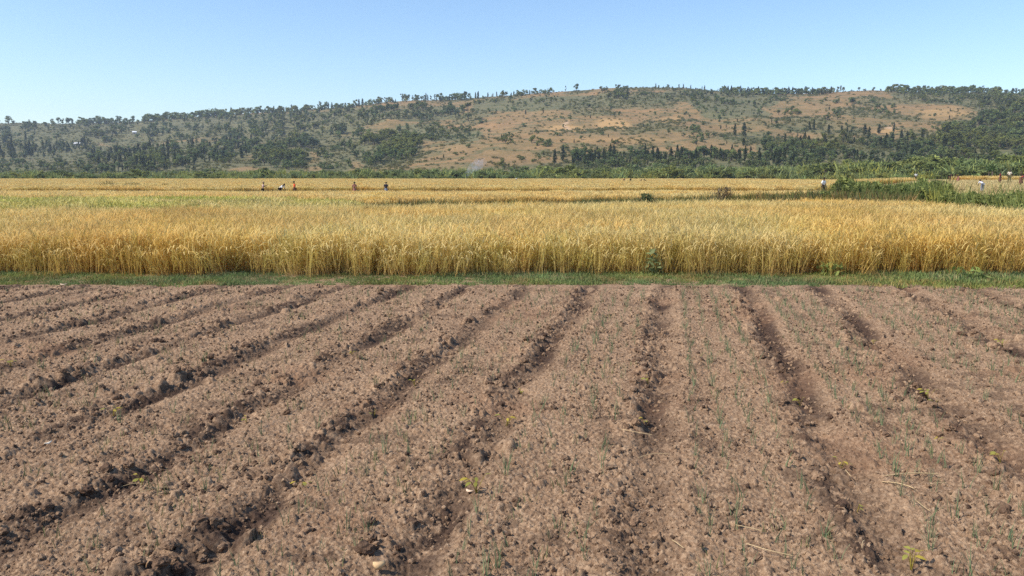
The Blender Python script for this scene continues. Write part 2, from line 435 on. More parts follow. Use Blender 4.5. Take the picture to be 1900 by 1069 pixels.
def plot_z(X, Y, full=False):
    d, fid = furrow_field(X, Y)
    br = vnoise(Y * 1.4, fid * 5.3, 9)                                   # broken, uneven along its length
    deep = 0.25 + 0.95 * br
    z = -0.044 * deep * np.exp(-((d - 0.04) / 0.095) ** 2)
    berm = np.exp(-((d + 0.13) / 0.075) ** 2)
    z = z + 0.020 * (-0.25 + 1.5 * vnoise(Y * 2.2, fid * 3.7, 12)) * berm
    z = z + 0.012 * np.exp(-((d - 0.27) / 0.09) ** 2)
    z = z + 0.03 * (fbm(X * 0.7, Y * 0.7, 21, 3) - 0.5)
    nearf = np.exp(-((d + 0.08) / 0.15) ** 2)
    flat = np.exp(-((d - 0.07) / 0.09) ** 2) * sstep(0.35, 0.6, br)      # smooth silted stretches
    def warp(k, amp, sd_): return X + amp * (fbm(X * k, Y * k, sd_, 3) - 0.5), Y + amp * (fbm(X * k, Y * k, sd_ + 5, 3) - 0.5)
    w1, w2, w3 = warp(13, 0.10, 41), warp(30, 0.055, 141), warp(75, 0.026, 241)
    big = bumps(*w1, 0.12, 51, 0.008 + 0.36 * nearf * (0.1 + 0.9 * sstep(0.35, 0.75, vnoise(Y * 2.6, fid * 9, 3))), 0.62)
    mid = bumps(*w2, 0.060, 61, 0.035 + 0.42 * nearf + 0.16 * sstep(0.4, 0.7, fbm(X * 1.7, Y * 1.7, 2, 3)), 0.62)
    sml = bumps(*w3, 0.023, 71, 0.50, 0.60)
    tiny = bumps(*w3, 0.013, 81, 0.8, 0.75)
    crumb = np.maximum(np.maximum(big, mid), np.maximum(sml, tiny)) + 0.25 * sml + 0.45 * tiny + 0.014 * fbm(X * 60, Y * 60, 191, 3)
    z = z + 1.2 * crumb * (1 - 0.30 * flat)
    z = z + 0.014 * (fbm(X * 9, Y * 9, 91, 4) - 0.5)
    if not full: return z
    mot = fbm(X * 4, Y * 2.2, 17, 4)
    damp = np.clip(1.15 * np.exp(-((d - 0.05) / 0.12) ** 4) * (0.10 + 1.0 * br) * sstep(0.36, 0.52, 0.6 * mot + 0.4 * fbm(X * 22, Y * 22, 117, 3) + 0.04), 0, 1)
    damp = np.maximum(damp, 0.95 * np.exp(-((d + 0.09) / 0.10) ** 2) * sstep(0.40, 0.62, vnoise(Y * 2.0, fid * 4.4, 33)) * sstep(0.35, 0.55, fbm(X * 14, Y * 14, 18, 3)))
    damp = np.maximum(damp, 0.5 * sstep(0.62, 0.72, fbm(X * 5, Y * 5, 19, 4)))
    red = sstep(0.60, 0.75, fbm(X * 1.1, Y * 1.1, 57, 3)) * 0.28
    return z, damp, red

def build_plot():
    ny, nx = 860, 2050
    Y = np.geomspace(1.9, 12.15, ny)[:, None]; U = np.linspace(-1, 1, nx)[None, :]
    X = U * (0.72 * Y + 3.0); Y = np.broadcast_to(Y, X.shape)
    Z, damp, red = plot_z(X, Y, True)
    edge = sstep(11.45, 12.1, Y + 0.5 * (fbm(X * 1.3, Y * 0, 3, 3) - 0.5))
    Z = Z * (1 - 0.7 * edge) - 0.10 * sstep(11.9, 12.15, Y)
    i = np.arange(ny - 1)[:, None]; j = np.arange(nx - 1)[None, :]
    f = np.stack([i * nx + j, i * nx + j + 1, (i + 1) * nx + j + 1, (i + 1) * nx + j], -1).reshape(-1, 4)
    c = np.stack([damp, red, np.zeros_like(red)], -1).reshape(-1, 3)
    me = new_mesh('ploughed_field', np.stack([X, Y, Z], -1).reshape(-1, 3), f, c, False, [M_SOIL])
    return tag(link('ploughed_field', me), kind='structure')
build_plot()

# loose clods lying on the plot, thickest along the furrows
def clod_mesh(k, sub=3):
    bm = bmesh.new(); bmesh.ops.create_icosphere(bm, subdivisions=sub, radius=1.0)
    r = np.random.default_rng(100 + k); off = r.uniform(0, 50, 3)
    pl = r.normal(size=(7, 3)); pl /= np.linalg.norm(pl, axis=1)[:, None]; dd = r.uniform(0.55, 0.95, 7)
    for v in bm.verts:
        p = np.array(v.co)
        for n_, d_ in zip(pl, dd):
            e = p @ n_ - d_
            if e > 0: p = p - n_ * e * 0.85
        q = p * 3.1 + off
        p = p * (0.55 + 0.95 * float(fbm(np.array([q[0] + q[2]]), np.array([q[1] - q[2] * 0.7]), k, 3)[0]))
        v.co = p * np.array([1, r.uniform(1, 1) * 0.85, 0.75])
    me = bpy.data.meshes.new('clod'); bm.to_mesh(me); bm.free()
    a = me.attributes.new('col', 'FLOAT_COLOR', 'POINT')
    dm = r.uniform(0.25, 1.0)
    a.data.foreach_set('color', np.tile([dm, 0.1, 0, 1], len(me.vertices)).astype(np.float32))
    me.materials.append(M_SOIL); return me
def build_clods():
    n = 12000; rg = np.random.default_rng(5)
    Y = 2.2 + 9.3 * rg.random(n) ** 1.3; X = rg.uniform(-1, 1, n) * (0.70 * Y + 1.0)
    d, fid = furrow_field(X, Y)
    w = 0.10 + 0.9 * np.exp(-((d + 0.11) / 0.10) ** 2) * sstep(0.3, 0.7, vnoise(Y * 2.6, fid * 9, 3) + 0.15)
    k = rg.random(n) < w; X, Y, d = X[k], Y[k], d[k]; n = len(X)
    sz = 0.009 + 0.036 * rg.random(n) ** 3.0 * np.where(np.abs(d + .1) < 0.2, 1.0, 0.55)
    Z = plot_z(X, Y) + sz * 0.15
    o = scatter('soil_clods', np.stack([X, Y, Z], -1), rg.uniform(-0.6, 0.6, (n, 3)) + np.stack([0 * X, 0 * X, rg.uniform(0, 6.28, n)], -1), sz,
                rg.integers(0, 10, n), [clod_mesh(i) for i in range(10)])
    tag(o, 'loose dark brown soil clods strewn along the furrows', 'soil clods', kind='stuff')
build_clods()
def build_crumbs():
    n = 60000; rg = np.random.default_rng(8)
    Y = 2.1 + 9.6 * rg.random(n) ** 1.25; X = rg.uniform(-1, 1, n) * (0.70 * Y + 0.9)
    k = rg.random(n) < 0.15 + 0.85 * sstep(0.35, 0.65, fbm(X * 2.2, Y * 2.2, 29, 3)); X, Y = X[k], Y[k]; n = len(X)
    sz = (0.0035 + 0.014 * rg.random(n) ** 3) * (0.8 + Y * 0.06)
    ms = []
    for i in range(8):
        me = clod_mesh(40 + i, 2); dm = (0.0, 0.0, 0.0, 0.0, 0.15, 0.35, 0.6, 0.9)[i]
        me.attributes['col'].data.foreach_set('color', np.tile([dm, 0.0, 0, 1], len(me.vertices)).astype(np.float32)); ms.append(me)
    o = scatter('soil_crumbs', np.stack([X, Y, plot_z(X, Y) + sz * 0.1], -1), rg.uniform(0, 6.28, (n, 3)), sz, rg.integers(0, 8, n), ms)
    tag(o, 'small dry soil crumbs covering the tilled beds', 'soil crumbs', kind='stuff')
build_crumbs()

# ------------------------------------------------------------------ hill
def build_hill():
    ns, nr = 620, 260
    S = np.linspace(-1.15, 1.15, ns)[None, :]; T = np.concatenate([np.linspace(-0.22, 1.05, nr - 30), np.linspace(1.07, 2.6, 30)])[:, None]
    a = hill_r0(S); b = hill_r1(S); Y = a + (b - a) * T; Sg = np.broadcast_to(S, Y.shape); X = Sg * Y
    Z = hill_z(Sg, Y)
    px = CX + F_PX * Sg; py = HZ - F_PX * (Z - CAM_H) / Y
    g = np.zeros(Y.shape)
    jx = px + 26 * (fbm(X / 30, Y / 40, 71, 3) - 0.5); jy = py + 10 * (fbm(X / 30, Y / 40, 75, 3) - 0.5)
    vis = T < 1.01
    for poly, n, kinds, hr in WOODS: g = np.maximum(g, 0.85 * inside(jx, jy, poly))
    left = 1 - sstep(560, 900, px)
    g = np.maximum(g, left * 0.85 * sstep(0.34, 0.58, fbm(X / 60, Y / 80, 81, 4)))
    g = np.maximum(g, 0.7 * sstep(0.46, 0.64, fbm(X / 45, Y / 70, 85, 4)))
    g = np.maximum(g, 0.9 * (1 - sstep(0.3, 1.0, (T + 0.05 * (fbm(X / 30, Y / 60, 88, 3) - 0.5)) / np.interp(px, [200, 400, 900, 1080], [0.12, 0.09, 0.10, 0.24]))))
    g = np.where(vis, g, 0.4)
    def spot(cx, cy, rx, ry): return np.clip(1.6 - ((jx - cx) / rx) ** 2 - ((jy - cy) / ry) ** 2, 0, 1)
    st = np.maximum.reduce([spot(1135, 233, 34, 9), spot(1040, 240, 40, 5), spot(1630, 246, 22, 4) * 0.8, spot(1240, 224, 26, 5) * 0.7, spot(1735, 212, 45, 9) * 0.6,
                            spot(1150, 262, 90, 6) * 0.4])
    pa = np.maximum(spot(1053, 236, 5, 9), spot(1637, 240, 14, 2))
    c = np.stack([g * (1 - 0.9 * st), st * vis * 0.85, pa * vis * 0.9], -1).reshape(-1, 3)
    i = np.arange(nr - 1)[:, None]; j = np.arange(ns - 1)[None, :]
    f = np.stack([i * ns + j, i * ns + j + 1, (i + 1) * ns + j + 1, (i + 1) * ns + j], -1).reshape(-1, 4)
    me = new_mesh('hill', np.stack([X, Y, Z], -1).reshape(-1, 3), f, c, True, [M_HILL])
    return tag(link('hill', me), kind='structure')
build_hill()

# ------------------------------------------------------------------ rice
M_RICE = mat_leafy('ripe_rice', 0.42, 0.45, 0.17, (0.97, 0.85, 0.70), 0.7, (1.0, 1.0, 0.84))
M_RICE_GREEN = mat_leafy('turning_rice', 0.30, 0.45, 0.22, (0.86, 1.02, 0.6))
def lerp_cols(n, a, b, jit=0.12):
    u = RNG.random((n, 1)); c = np.array(a)[None] * (1 - u) + np.array(b)[None] * u
    return np.clip(c * RNG.uniform(1 - jit, 1 + jit, (n, 1)), 0, 1)
def rice_patch(name, size, tillers, h, wid, m, tone=0.0, seg=3):
    """tillers with stem, two leaves and an arching seed head, filling size x size metres"""
    acc = Acc(); n = tillers
    base = np.stack([RNG.uniform(-size / 2, size / 2, n), RNG.uniform(-size / 2, size / 2, n), np.zeros(n)], -1)
    if size < 0.5: base[:, :2] = RNG.normal(0, size * 0.26, (n, 2))
    gr = np.array([0.27, 0.29, 0.05])
    def tn(c): return c * (1 - tone) + gr[None] * tone * RNG.uniform(0.8, 1.3, (len(c), 1))
    H = h * RNG.uniform(0.80, 1.06, n); az = RNG.uniform(0, 2 * math.pi, n)
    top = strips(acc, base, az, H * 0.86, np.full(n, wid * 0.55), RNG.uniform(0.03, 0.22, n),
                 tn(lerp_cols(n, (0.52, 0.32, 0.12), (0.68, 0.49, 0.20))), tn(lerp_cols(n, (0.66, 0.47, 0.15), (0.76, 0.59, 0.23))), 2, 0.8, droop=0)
    # seed head
    strips(acc, top, az + RNG.normal(0, 0.6, n), h * RNG.uniform(0.20, 0.30, n), np.full(n, wid * 1.25), RNG.uniform(0.35, 0.95, n),
           tn(lerp_cols(n, (0.70, 0.51, 0.165), (0.82, 0.64, 0.28))), tn(lerp_cols(n, (0.74, 0.55, 0.19), (0.88, 0.73, 0.37))), seg, 0.45, droop=1.3)
    for k in range(2):
        lb = base.copy(); u = RNG.uniform(0.15, 0.75, n); lb = base * (1 - u[:, None]) + top * u[:, None]
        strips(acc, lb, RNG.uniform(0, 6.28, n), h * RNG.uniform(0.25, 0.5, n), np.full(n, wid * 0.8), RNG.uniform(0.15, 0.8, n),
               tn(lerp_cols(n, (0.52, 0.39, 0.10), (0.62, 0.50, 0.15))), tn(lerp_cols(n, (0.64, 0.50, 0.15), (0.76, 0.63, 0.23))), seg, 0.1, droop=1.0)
    return acc.mesh(name, [m])

A_BACK = lambda s: F_PX * 1.0 / (np.interp(CX + F_PX * s, [-400, 0, 480, 960, 1440, 1560, 1700, 1800, 1900, 2300], [390, 388, 385, 378, 372, 370, 375, 381, 391, 400]) - HZ)
def grid_points(x0, x1, y0, y1, step, jit, seed):
    rg = np.random.default_rng(seed)
    X, Y = np.meshgrid(np.arange(x0, x1, step), np.arange(y0, y1, step))
    X = X + rg.uniform(-jit, jit, X.shape) * step; Y = Y + rg.uniform(-jit, jit, Y.shape) * step
    return X.ravel(), Y.ravel()

def rice_field(name, label, keep, box, step, protos, seed, smin=0.9, smax=1.1, tilt=0.06):
    X, Y = grid_points(*box, step, 0.42, seed); k = keep(X, Y); X, Y = X[k], Y[k]; n = len(X)
    rg = np.random.default_rng(seed + 1)
    rot = np.stack([rg.normal(0, tilt, n), rg.normal(0, tilt, n), rg.uniform(0, 6.28, n)], -1)
    sc = rg.uniform(smin, smax, n) * (0.9 + 0.22 * fbm(X / 2.5, Y / 2.5, seed, 3))
    o = scatter(name, np.stack([X, Y, gz(X, Y) - 0.01], -1), rot, sc, rg.integers(0, len(protos), n), protos)
    return tag(o, label, 'rice field', kind='stuff')

RICE_H = 0.68
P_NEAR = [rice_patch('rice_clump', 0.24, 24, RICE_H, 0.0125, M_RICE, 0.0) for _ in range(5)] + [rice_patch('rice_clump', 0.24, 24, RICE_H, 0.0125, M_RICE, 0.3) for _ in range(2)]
fA = lambda X, Y: (Y > 13.35 + 0.7 * (fbm(X * 0.9, X * 0, 61, 3) - 0.5)) & (Y < A_BACK(X / Y)) & (np.abs(X) < 0.72 * Y + 3)
rice_field('rice_field', 'ripe golden rice stand nearest the ploughed soil', fA, (-30, 34, 13, 37), 0.20, P_NEAR, 11)
def rice_edge():
    X, Y = grid_points(-13, 13, 12.95, 13.9, 0.15, 0.6, 27); rg = np.random.default_rng(28); e = 13.25 + 0.7 * (fbm(X * 0.9, X * 0, 61, 3) - 0.5)
    k = (Y > e - 0.28 * rg.random(len(X))) & (Y < e + 0.4) & (rg.random(len(X)) < 0.8); X, Y = X[k], Y[k]; n = len(X)
    o = scatter('rice_margin', np.stack([X, Y, gz(X, Y) - 0.01], -1), np.stack([rg.normal(0.12, .16, n), rg.normal(0, .16, n), rg.normal(0, 0.5, n)], -1), rg.uniform(0.55, 1.0, n), rg.integers(0, 4, n), P_EDGE)
    tag(o, 'thin leaning rice stalks along the front edge of the golden stand', 'rice', kind='stuff')
P_EDGE = [rice_patch('rice_clump', 0.22, 9, RICE_H, 0.015, M_RICE, q) for q in (0.0, 0.0, 0.12, 0.3)]
rice_edge()
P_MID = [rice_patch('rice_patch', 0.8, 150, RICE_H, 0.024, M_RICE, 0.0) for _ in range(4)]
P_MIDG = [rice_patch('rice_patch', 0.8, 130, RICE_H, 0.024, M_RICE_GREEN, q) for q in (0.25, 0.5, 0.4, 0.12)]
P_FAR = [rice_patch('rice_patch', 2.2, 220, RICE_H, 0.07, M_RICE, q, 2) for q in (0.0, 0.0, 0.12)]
fB = lambda X, Y: (Y > A_BACK(X / Y) + 0.9) & (Y < np.interp(X / Y, [-1, -0.4, -0.2], [40, 38, 33])) & (X / Y < -0.2)
rice_field('rice_field', 'greener unripe rice strip behind the left of the front stand', fB, (-40, 0, 24, 42), 0.55, P_MIDG, 13)
C_FRONT = lambda s: np.where(s < -0.2, np.interp(s, [-1, -0.4, -0.2], [41, 39, 33]), A_BACK(s) + np.interp(s, [-0.2, 0.1, 0.4], [8.5, 12.0, 12.5]))
fC = lambda X, Y: (Y > C_FRONT(X / Y)) & (Y < 63 + 2 * np.sin(X / 9)) & (X / Y < 0.42) & (X / Y > -0.95)
rice_field('rice_field', 'golden rice stand between the low bund and the harvesters', fC, (-64, 28, 30, 66), 0.6, P_MID, 15)
fD1 = lambda X, Y: (Y > 94 + 9 * fbm(X / 14, X * 0, 46, 2)) & (Y < 138 + 4 * np.sin(X / 20)) & (np.abs(X / Y) < 0.42 + 0.5 * (X < 0))
rice_field('rice_field', 'ripe rice stand just behind the harvesters', fD1, (-120, 62, 86, 143), 1.5, P_FAR, 17)
fD2 = lambda X, Y: (Y > 146 + 4 * np.sin(X / 20)) & (Y < 208) & (X / Y < 0.5) & (X / Y > -0.85)
rice_field('rice_field', 'thin far golden rice strip in front of the green belt', fD2, (-170, 105, 142, 209), 1.7, P_FAR, 19)
fD3 = lambda X, Y: (Y > 214) & (Y < 296) & (np.abs(X / Y) < 0.8)
rice_field('rice_field', 'farthest rice strip along the foot of the hill', fD3, (-230, 230, 213, 297), 2.2, P_FAR, 23)
fE = lambda X, Y: (X / Y > 0.56) & (X / Y < 0.82) & (Y > 128) & (Y < 150)
rice_field('rice_field', 'pale yellow rice strip at the right behind the cut ground', fE, (60, 125, 127, 151), 1.5, P_FAR, 25)

# ------------------------------------------------------------------ grass verge, bunds, weeds
M_GRASS = mat_leafy('verge_grass', 0.3, 1.1, 0.35, (1.25, 1.0, 0.7))
M_REED = mat_leafy('tall_weeds', 0.3, 0.6, 0.35, (1.3, 1.05, 0.6))
def grass_tuft(n, r, h, wid, c0, c1, bendmax=0.9, seg=2):
    acc = Acc(); a = RNG.uniform(0, 6.28, n); q = r * np.sqrt(RNG.random(n))
    base = np.stack([q * np.cos(a), q * np.sin(a), np.zeros(n)], -1)
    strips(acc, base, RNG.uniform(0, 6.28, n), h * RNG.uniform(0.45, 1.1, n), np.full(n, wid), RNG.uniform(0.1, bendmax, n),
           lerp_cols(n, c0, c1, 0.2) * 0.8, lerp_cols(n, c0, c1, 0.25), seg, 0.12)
    return acc.mesh('grass_tuft', [M_GRASS if h < 0.6 else M_REED])
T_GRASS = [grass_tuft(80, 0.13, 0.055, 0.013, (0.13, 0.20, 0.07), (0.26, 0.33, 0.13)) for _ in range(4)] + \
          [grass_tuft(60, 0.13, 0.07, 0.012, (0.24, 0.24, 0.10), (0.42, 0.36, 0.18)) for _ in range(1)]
def build_verge():
    X, Y = grid_points(-14, 14, 11.1, 14.2, 0.11, 0.5, 31); rg = np.random.default_rng(32)
    s = X / Y
    lo = np.interp(s, [-0.7, -0.4, 0.0, 0.3, 0.7], [11.75, 11.95, 12.0, 11.85, 11.55]) + 0.55 * (fbm(X * 0.9, X * 0, 65, 5) - 0.55)
    dens = sstep(-0.2, 0.3, Y - lo) * (0.8 + 0.5 * sstep(0.32, 0.58, fbm(X * 1.2, Y * 1.6, 67, 3)))
    k = rg.random(len(X)) < dens; X, Y = X[k], Y[k]; n = len(X)
    sc = rg.uniform(0.4, 1.25, n) * (0.5 + 1.1 * fbm(X * 1.1, Y * 1.3, 69, 3) ** 1.3) * (1 + 0.6 * sstep(0.4, 0.62, X / Y))
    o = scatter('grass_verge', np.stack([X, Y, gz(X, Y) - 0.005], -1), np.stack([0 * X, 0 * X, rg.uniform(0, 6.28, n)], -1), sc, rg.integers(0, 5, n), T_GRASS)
    tag(o, 'low green grass strip between ploughed soil and rice', 'grass', kind='stuff')
build_verge()
T_BUND = [grass_tuft(80, 0.3, 0.34, 0.03, (0.09, 0.11, 0.035), (0.22, 0.23, 0.08), 0.9) for _ in range(2)] + [grass_tuft(80, 0.3, 0.34, 0.03, (0.16, 0.125, 0.06), (0.30, 0.23, 0.11), 0.9)]
def build_bund():
    X, Y = grid_points(-24, 22, 24, 46, 0.35, 0.5, 33); s = X / Y
    k = (Y > A_BACK(s) + 0.2) & (Y < np.where(s < -0.2, A_BACK(s) + 0.9, C_FRONT(s) + 0.3)) & (s < 0.5); X, Y = X[k], Y[k]; n = len(X)
    rg = np.random.default_rng(34)
    o = scatter('bund_grass', np.stack([X, Y, gz(X, Y) - 0.01], -1), np.stack([0 * X, 0 * X, rg.uniform(0, 6.28, n)], -1),
                rg.uniform(0.7, 1.6, n) * np.interp(s[k], [-0.7, -0.2, 0.25, 0.3, 0.42], [0.8, 1.1, 1.15, 1.5, 1.8]) * (0.5 + 1.0 * fbm(X / 2.2, Y / 1.5, 48, 3)), np.where(rg.random(n) < 0.25, 2, rg.integers(0, 2, n)), T_BUND)
    tag(o, 'dull green grass on the low bund between rice stands', 'grass', kind='stuff')
build_bund()
def build_far_bunds():
    rg = np.random.default_rng(39); P = []
    for y0, y1, st in ((88, 101, 1.0), (139, 146, 1.2), (208, 214, 1.6)):
        X, Y = grid_points(-0.75 * y1, 0.42 * y1, y0, y1, st, .5, int(y0)); k = fbm(X / 12, Y / 6, 40, 3) > 0.50; P.append(np.stack([X[k], Y[k]], -1))
    P = np.concatenate(P); n = len(P); h = rg.uniform(0.5, 1.5, n)
    o = scatter('bund_grass', np.stack([P[:, 0], P[:, 1], gz(P[:, 0], P[:, 1]) - 0.02], -1), np.stack([0 * h, 0 * h, rg.uniform(0, 6.28, n)], -1), np.stack([h * 2, h * 2, h], -1), np.where(rg.random(n) < 0.7, 2, 0), T_BUND)
    tag(o, 'dull brown green weeds on the far bunds around the harvesters', 'grass', kind='stuff')
build_far_bunds()
T_REED = [grass_tuft(46, 0.3, 1.05, 0.03, (0.08, 0.12, 0.035), (0.21, 0.26, 0.08), 0.95, 3) for _ in range(3)] + \
         [grass_tuft(46, 0.3, 0.9, 0.035, (0.18, 0.23, 0.06), (0.38, 0.40, 0.13), 0.97, 3) for _ in range(2)] + \
         [grass_tuft(60, 0.35, 0.85, 0.04, (0.06, 0.085, 0.03), (0.15, 0.18, 0.06), 0.97, 3) for _ in range(2)]
def build_reeds():
    rg = np.random.default_rng(36)
    X, Y = grid_points(12, 26, 37.5, 50, 0.42, 0.5, 35); px = CX + F_PX * X / Y
    k = (px > 1520 + 40 * rg.random(len(X))) & (px < 1770 - 30 * rg.random(len(X))) & (rg.random(len(X)) < 0.65 + 0.8 * fbm(X / 1.3, Y / 2, 38, 2))
    X1, Y1 = X[k], Y[k]; h1 = np.interp(px[k], [1528, 1560, 1640, 1740, 1760], [1.0, 1.5, 1.35, 1.5, 1.2]) * rg.uniform(0.6, 1.2, k.sum())
    i1 = rg.choice([0, 1, 2, 3, 4, 5, 9, 8], k.sum())
    X, Y = grid_points(14, 32, 24, 40, 0.40, 0.5, 37); px = CX + F_PX * X / Y
    k = (px > 1735) & (Y > A_BACK(X / Y) + 0.4) & (Y < A_BACK(X / Y) + 5.5)
    X2, Y2 = X[k], Y[k]; i2 = rg.choice([0, 1, 3, 4, 3, 4, 7, 8], k.sum()); h2 = rg.uniform(0.95, 1.42, k.sum()) * np.where(i2 > 6, 0.85, 1)
    X = np.concatenate([X1, X2]); Y = np.concatenate([Y1, Y2]); n = len(X)
    o = scatter('tall_weeds', np.stack([X, Y, gz(X, Y) - 0.02], -1), np.stack([rg.normal(0, .08, n), rg.normal(0, .08, n), rg.uniform(0, 6.28, n)], -1),
                np.concatenate([h1, h2]), np.concatenate([i1, i2]), T_REED + [TREES['g'][0][2], TREES['g'][1][2], TREES['s'][0][2], TREES['s'][1][2]])
    tag(o, 'tall green weeds and reeds at the right end of the rice', 'weeds', kind='stuff')
REEDS_LATER = build_reeds

# ------------------------------------------------------------------ trees and shrubs
M_BARK = mat_plain('bark', (0.11, 0.085, 0.065), 0.9, 0.35, 6)
M_LEAF = mat_leafy('tree_leaves', 0.38, 0.05, 0.25, (1.25, 1.05, 0.75), 0.75)
def blob_cards(acc, cen, rad, n, size, c0, c1):
    d = RNG.normal(size=(n, 3)); d /= np.linalg.norm(d, axis=1)[:, None]
    p = np.array(cen) + d * np.array(rad) * (RNG.random(n) ** 0.45)[:, None]
    leafcards(acc, p, size * RNG.uniform(0.6, 1.4, n), lerp_cols(n, c0, c1, 0.22))
def make_tree(kind):
    """unit-height tree: (trunk, crown, both in one mesh)"""
    A = Acc(); B = Acc(); u = RNG.uniform
    dk = np.array((0.080, 0.108, 0.040)); md = np.array((0.140, 0.178, 0.064)); lt = np.array((0.23, 0.275, 0.10)); gy = np.array((0.20, 0.23, 0.115))
    bark = (0.11, 0.085, 0.065)
    if kind == 'c':
        tube(A, [(0, 0, -0.03), (u(-.01, .01), u(-.01, .01), 0.4), (0, 0, 0.9)], [0.022, 0.016, 0.005], bark, 5)
        for k in range(9):
            z = 0.16 + 0.78 * k / 8; r = 0.135 * (math.sin(math.pi * min(1, (z * 0.93 + 0.12)) ** 0.9) ** 0.7 + 0.1)
            blob_cards(B, (u(-.03, .03), u(-.03, .03), z), (r, r, 0.09), 46, 0.045, dk * 0.6 * u(0.8, 1.2), md * 0.6 * u(0.6, 1.1))
    elif kind in 'el':
        lean = u(-.05, .05); top = (lean, u(-.04, .04), 0.86)
        tube(A, [(0, 0, -0.03), (lean * .4, 0, 0.4), top], [0.022, 0.016, 0.006], (0.20, 0.17, 0.14), 5)
        for k in range(int(u(8, 12))):
            a = u(0, 6.28); q = u(0.02, 0.20); z = u(0.28, 0.93); c = (lean * z + q * math.cos(a), q * math.sin(a), z)
            tube(A, [(lean * z * .8, 0, z - 0.16), c], [0.009, 0.004], (0.20, 0.17, 0.14), 4)
            r = u(0.07, 0.13); s = u(0.7, 1.3)
            blob_cards(B, c, (r, r, r * u(0.8, 1.2)), 52, 0.042, (md if kind == 'l' else dk * 1.4) * s, (lt if kind == 'l' else gy) * s)
    elif kind == 'm':
        tube(A, [(0, 0, -0.03), (u(-.03, .03), 0, 0.25), (u(-.05, .05), 0, 0.5)], [0.035, 0.026, 0.014], bark, 6)
        for k in range(int(u(9, 13))):
            a = u(0, 6.28); q = 0.33 * math.sqrt(u(0, 1)); z = u(0.30, 0.86); q *= math.sqrt(max(0.1, 1 - ((z - 0.5) / 0.5) ** 2))
            c = (q * math.cos(a), q * math.sin(a), z)
            tube(A, [(0, 0, 0.2), c], [0.016, 0.005], bark, 4)
            r = u(0.10, 0.17); s = u(0.65, 1.35)
            blob_cards(B, c, (r, r, r * 0.8), 48, 0.05, dk * 1.3 * s, md * 1.25 * s if u(0, 1) < .65 else lt * s)
    elif kind == 'g':
        tube(A, [(0, 0, -0.03), (0, 0, 0.5)], [0.03, 0.012], bark, 5)
        for k in range(int(u(10, 14))):
            a = u(0, 6.28); z = u(0.14, 0.88); q = 0.42 * math.sqrt(u(0, 1) * (1.05 - z)); r = u(0.12, 0.2); s = u(0.7, 1.25)
            blob_cards(B, (q * math.cos(a), q * math.sin(a), z), (r, r, r * .8), 44, 0.065, md * s, lt * 1.25 * s)
    elif kind == 's':
        for k in range(5):
            a = u(0, 6.28); tube(A, [(0, 0, -0.05), (0.2 * math.cos(a), 0.2 * math.sin(a), 0.5)], [0.03, 0.012], bark, 4)
        for k in range(int(u(7, 10))):
            a = u(0, 6.28); q = 0.42 * math.sqrt(u(0, 1)); z = u(0.15, 0.72)
            r = u(0.15, 0.25); s = u(0.7, 1.3)
            blob_cards(B, (q * math.cos(a), q * math.sin(a), z), (r, r, r * .9), 40, 0.075, dk * 1.6 * s, (md * 1.2 if u(0, 1) < .6 else lt) * s)
    elif kind == 'b':
        for q in range(3):
            bx, by = u(-.15, .15), u(-.15, .15)
            tube(A, [(bx, by, -0.03), (bx, by, 0.5)], [0.045, 0.025], (0.13, 0.15, 0.06), 6)
            n = 9; base = np.tile([[bx, by, 0.46]], (n, 1))
            strips(B, base, np.arange(n) * 0.7 + u(0, 6), RNG.uniform(0.45, 0.62, n), np.full(n, 0.14), RNG.uniform(0.35, 0.85, n),
                   lerp_cols(n, (0.05, 0.11, 0.03), (0.10, 0.17, 0.045)), lerp_cols(n, (0.10, 0.17, 0.045), (0.18, 0.22, 0.07)), 4, 0.35)
    tm = A.mesh('trunk', [M_BARK], True); cm = B.mesh('crown', [M_LEAF])
    v = np.concatenate(A.v + B.v); na = A.n
    f3, f4 = [], [np.concatenate(A.f), np.concatenate(B.f) + na]
    both = new_mesh('tree', v, [np.concatenate(f4)], np.concatenate(A.c + B.c), False, [M_BARK, M_LEAF],
                    np.concatenate([np.zeros(len(f4[0])), np.ones(len(f4[1]))]))
    return tm, cm, both
TREES = {k: [make_tree(k) for _ in range(n)] for k, n in (('c', 4), ('e', 6), ('m', 5), ('s', 4), ('b', 3), ('l', 4), ('g', 4))}
NAMES = {'c': ('conical_tree', 'tree'), 'e': ('tall_tree', 'tree'), 'm': ('broadleaf_tree', 'tree'), 'g': ('broadleaf_tree', 'tree'), 'l': ('tall_tree', 'tree'), 's': ('shrub', 'shrub'), 'b': ('banana_plant', 'banana plant')}
_cnt = {}
def plant(kind, x, y, z, h, label, group=None, wide=1.0, v=None):
    tm, cm, _ = TREES[kind][(_cnt.get(kind, 0) if v is None else v) % len(TREES[kind])]; _cnt[kind] = _cnt.get(kind, 0) + 1
    nm, cat = NAMES[kind]
    o = link(nm, None, None, (x, y, z), random.uniform(0, 6.28), (h * wide, h * wide, h))
    link('stem' if kind in 'sb' else 'trunk', tm, o); link('foliage' if kind in 'sb' else 'crown', cm, o)
    return tag(o, label, cat, group)
def plant_px(kind, px, py, hpx, label, group=None, wide=1.0, v=None):
    x, y, z = hill_hit(px, py); return plant(kind, x, y, z, hpx * y / F_PX, label, group, wide, v)

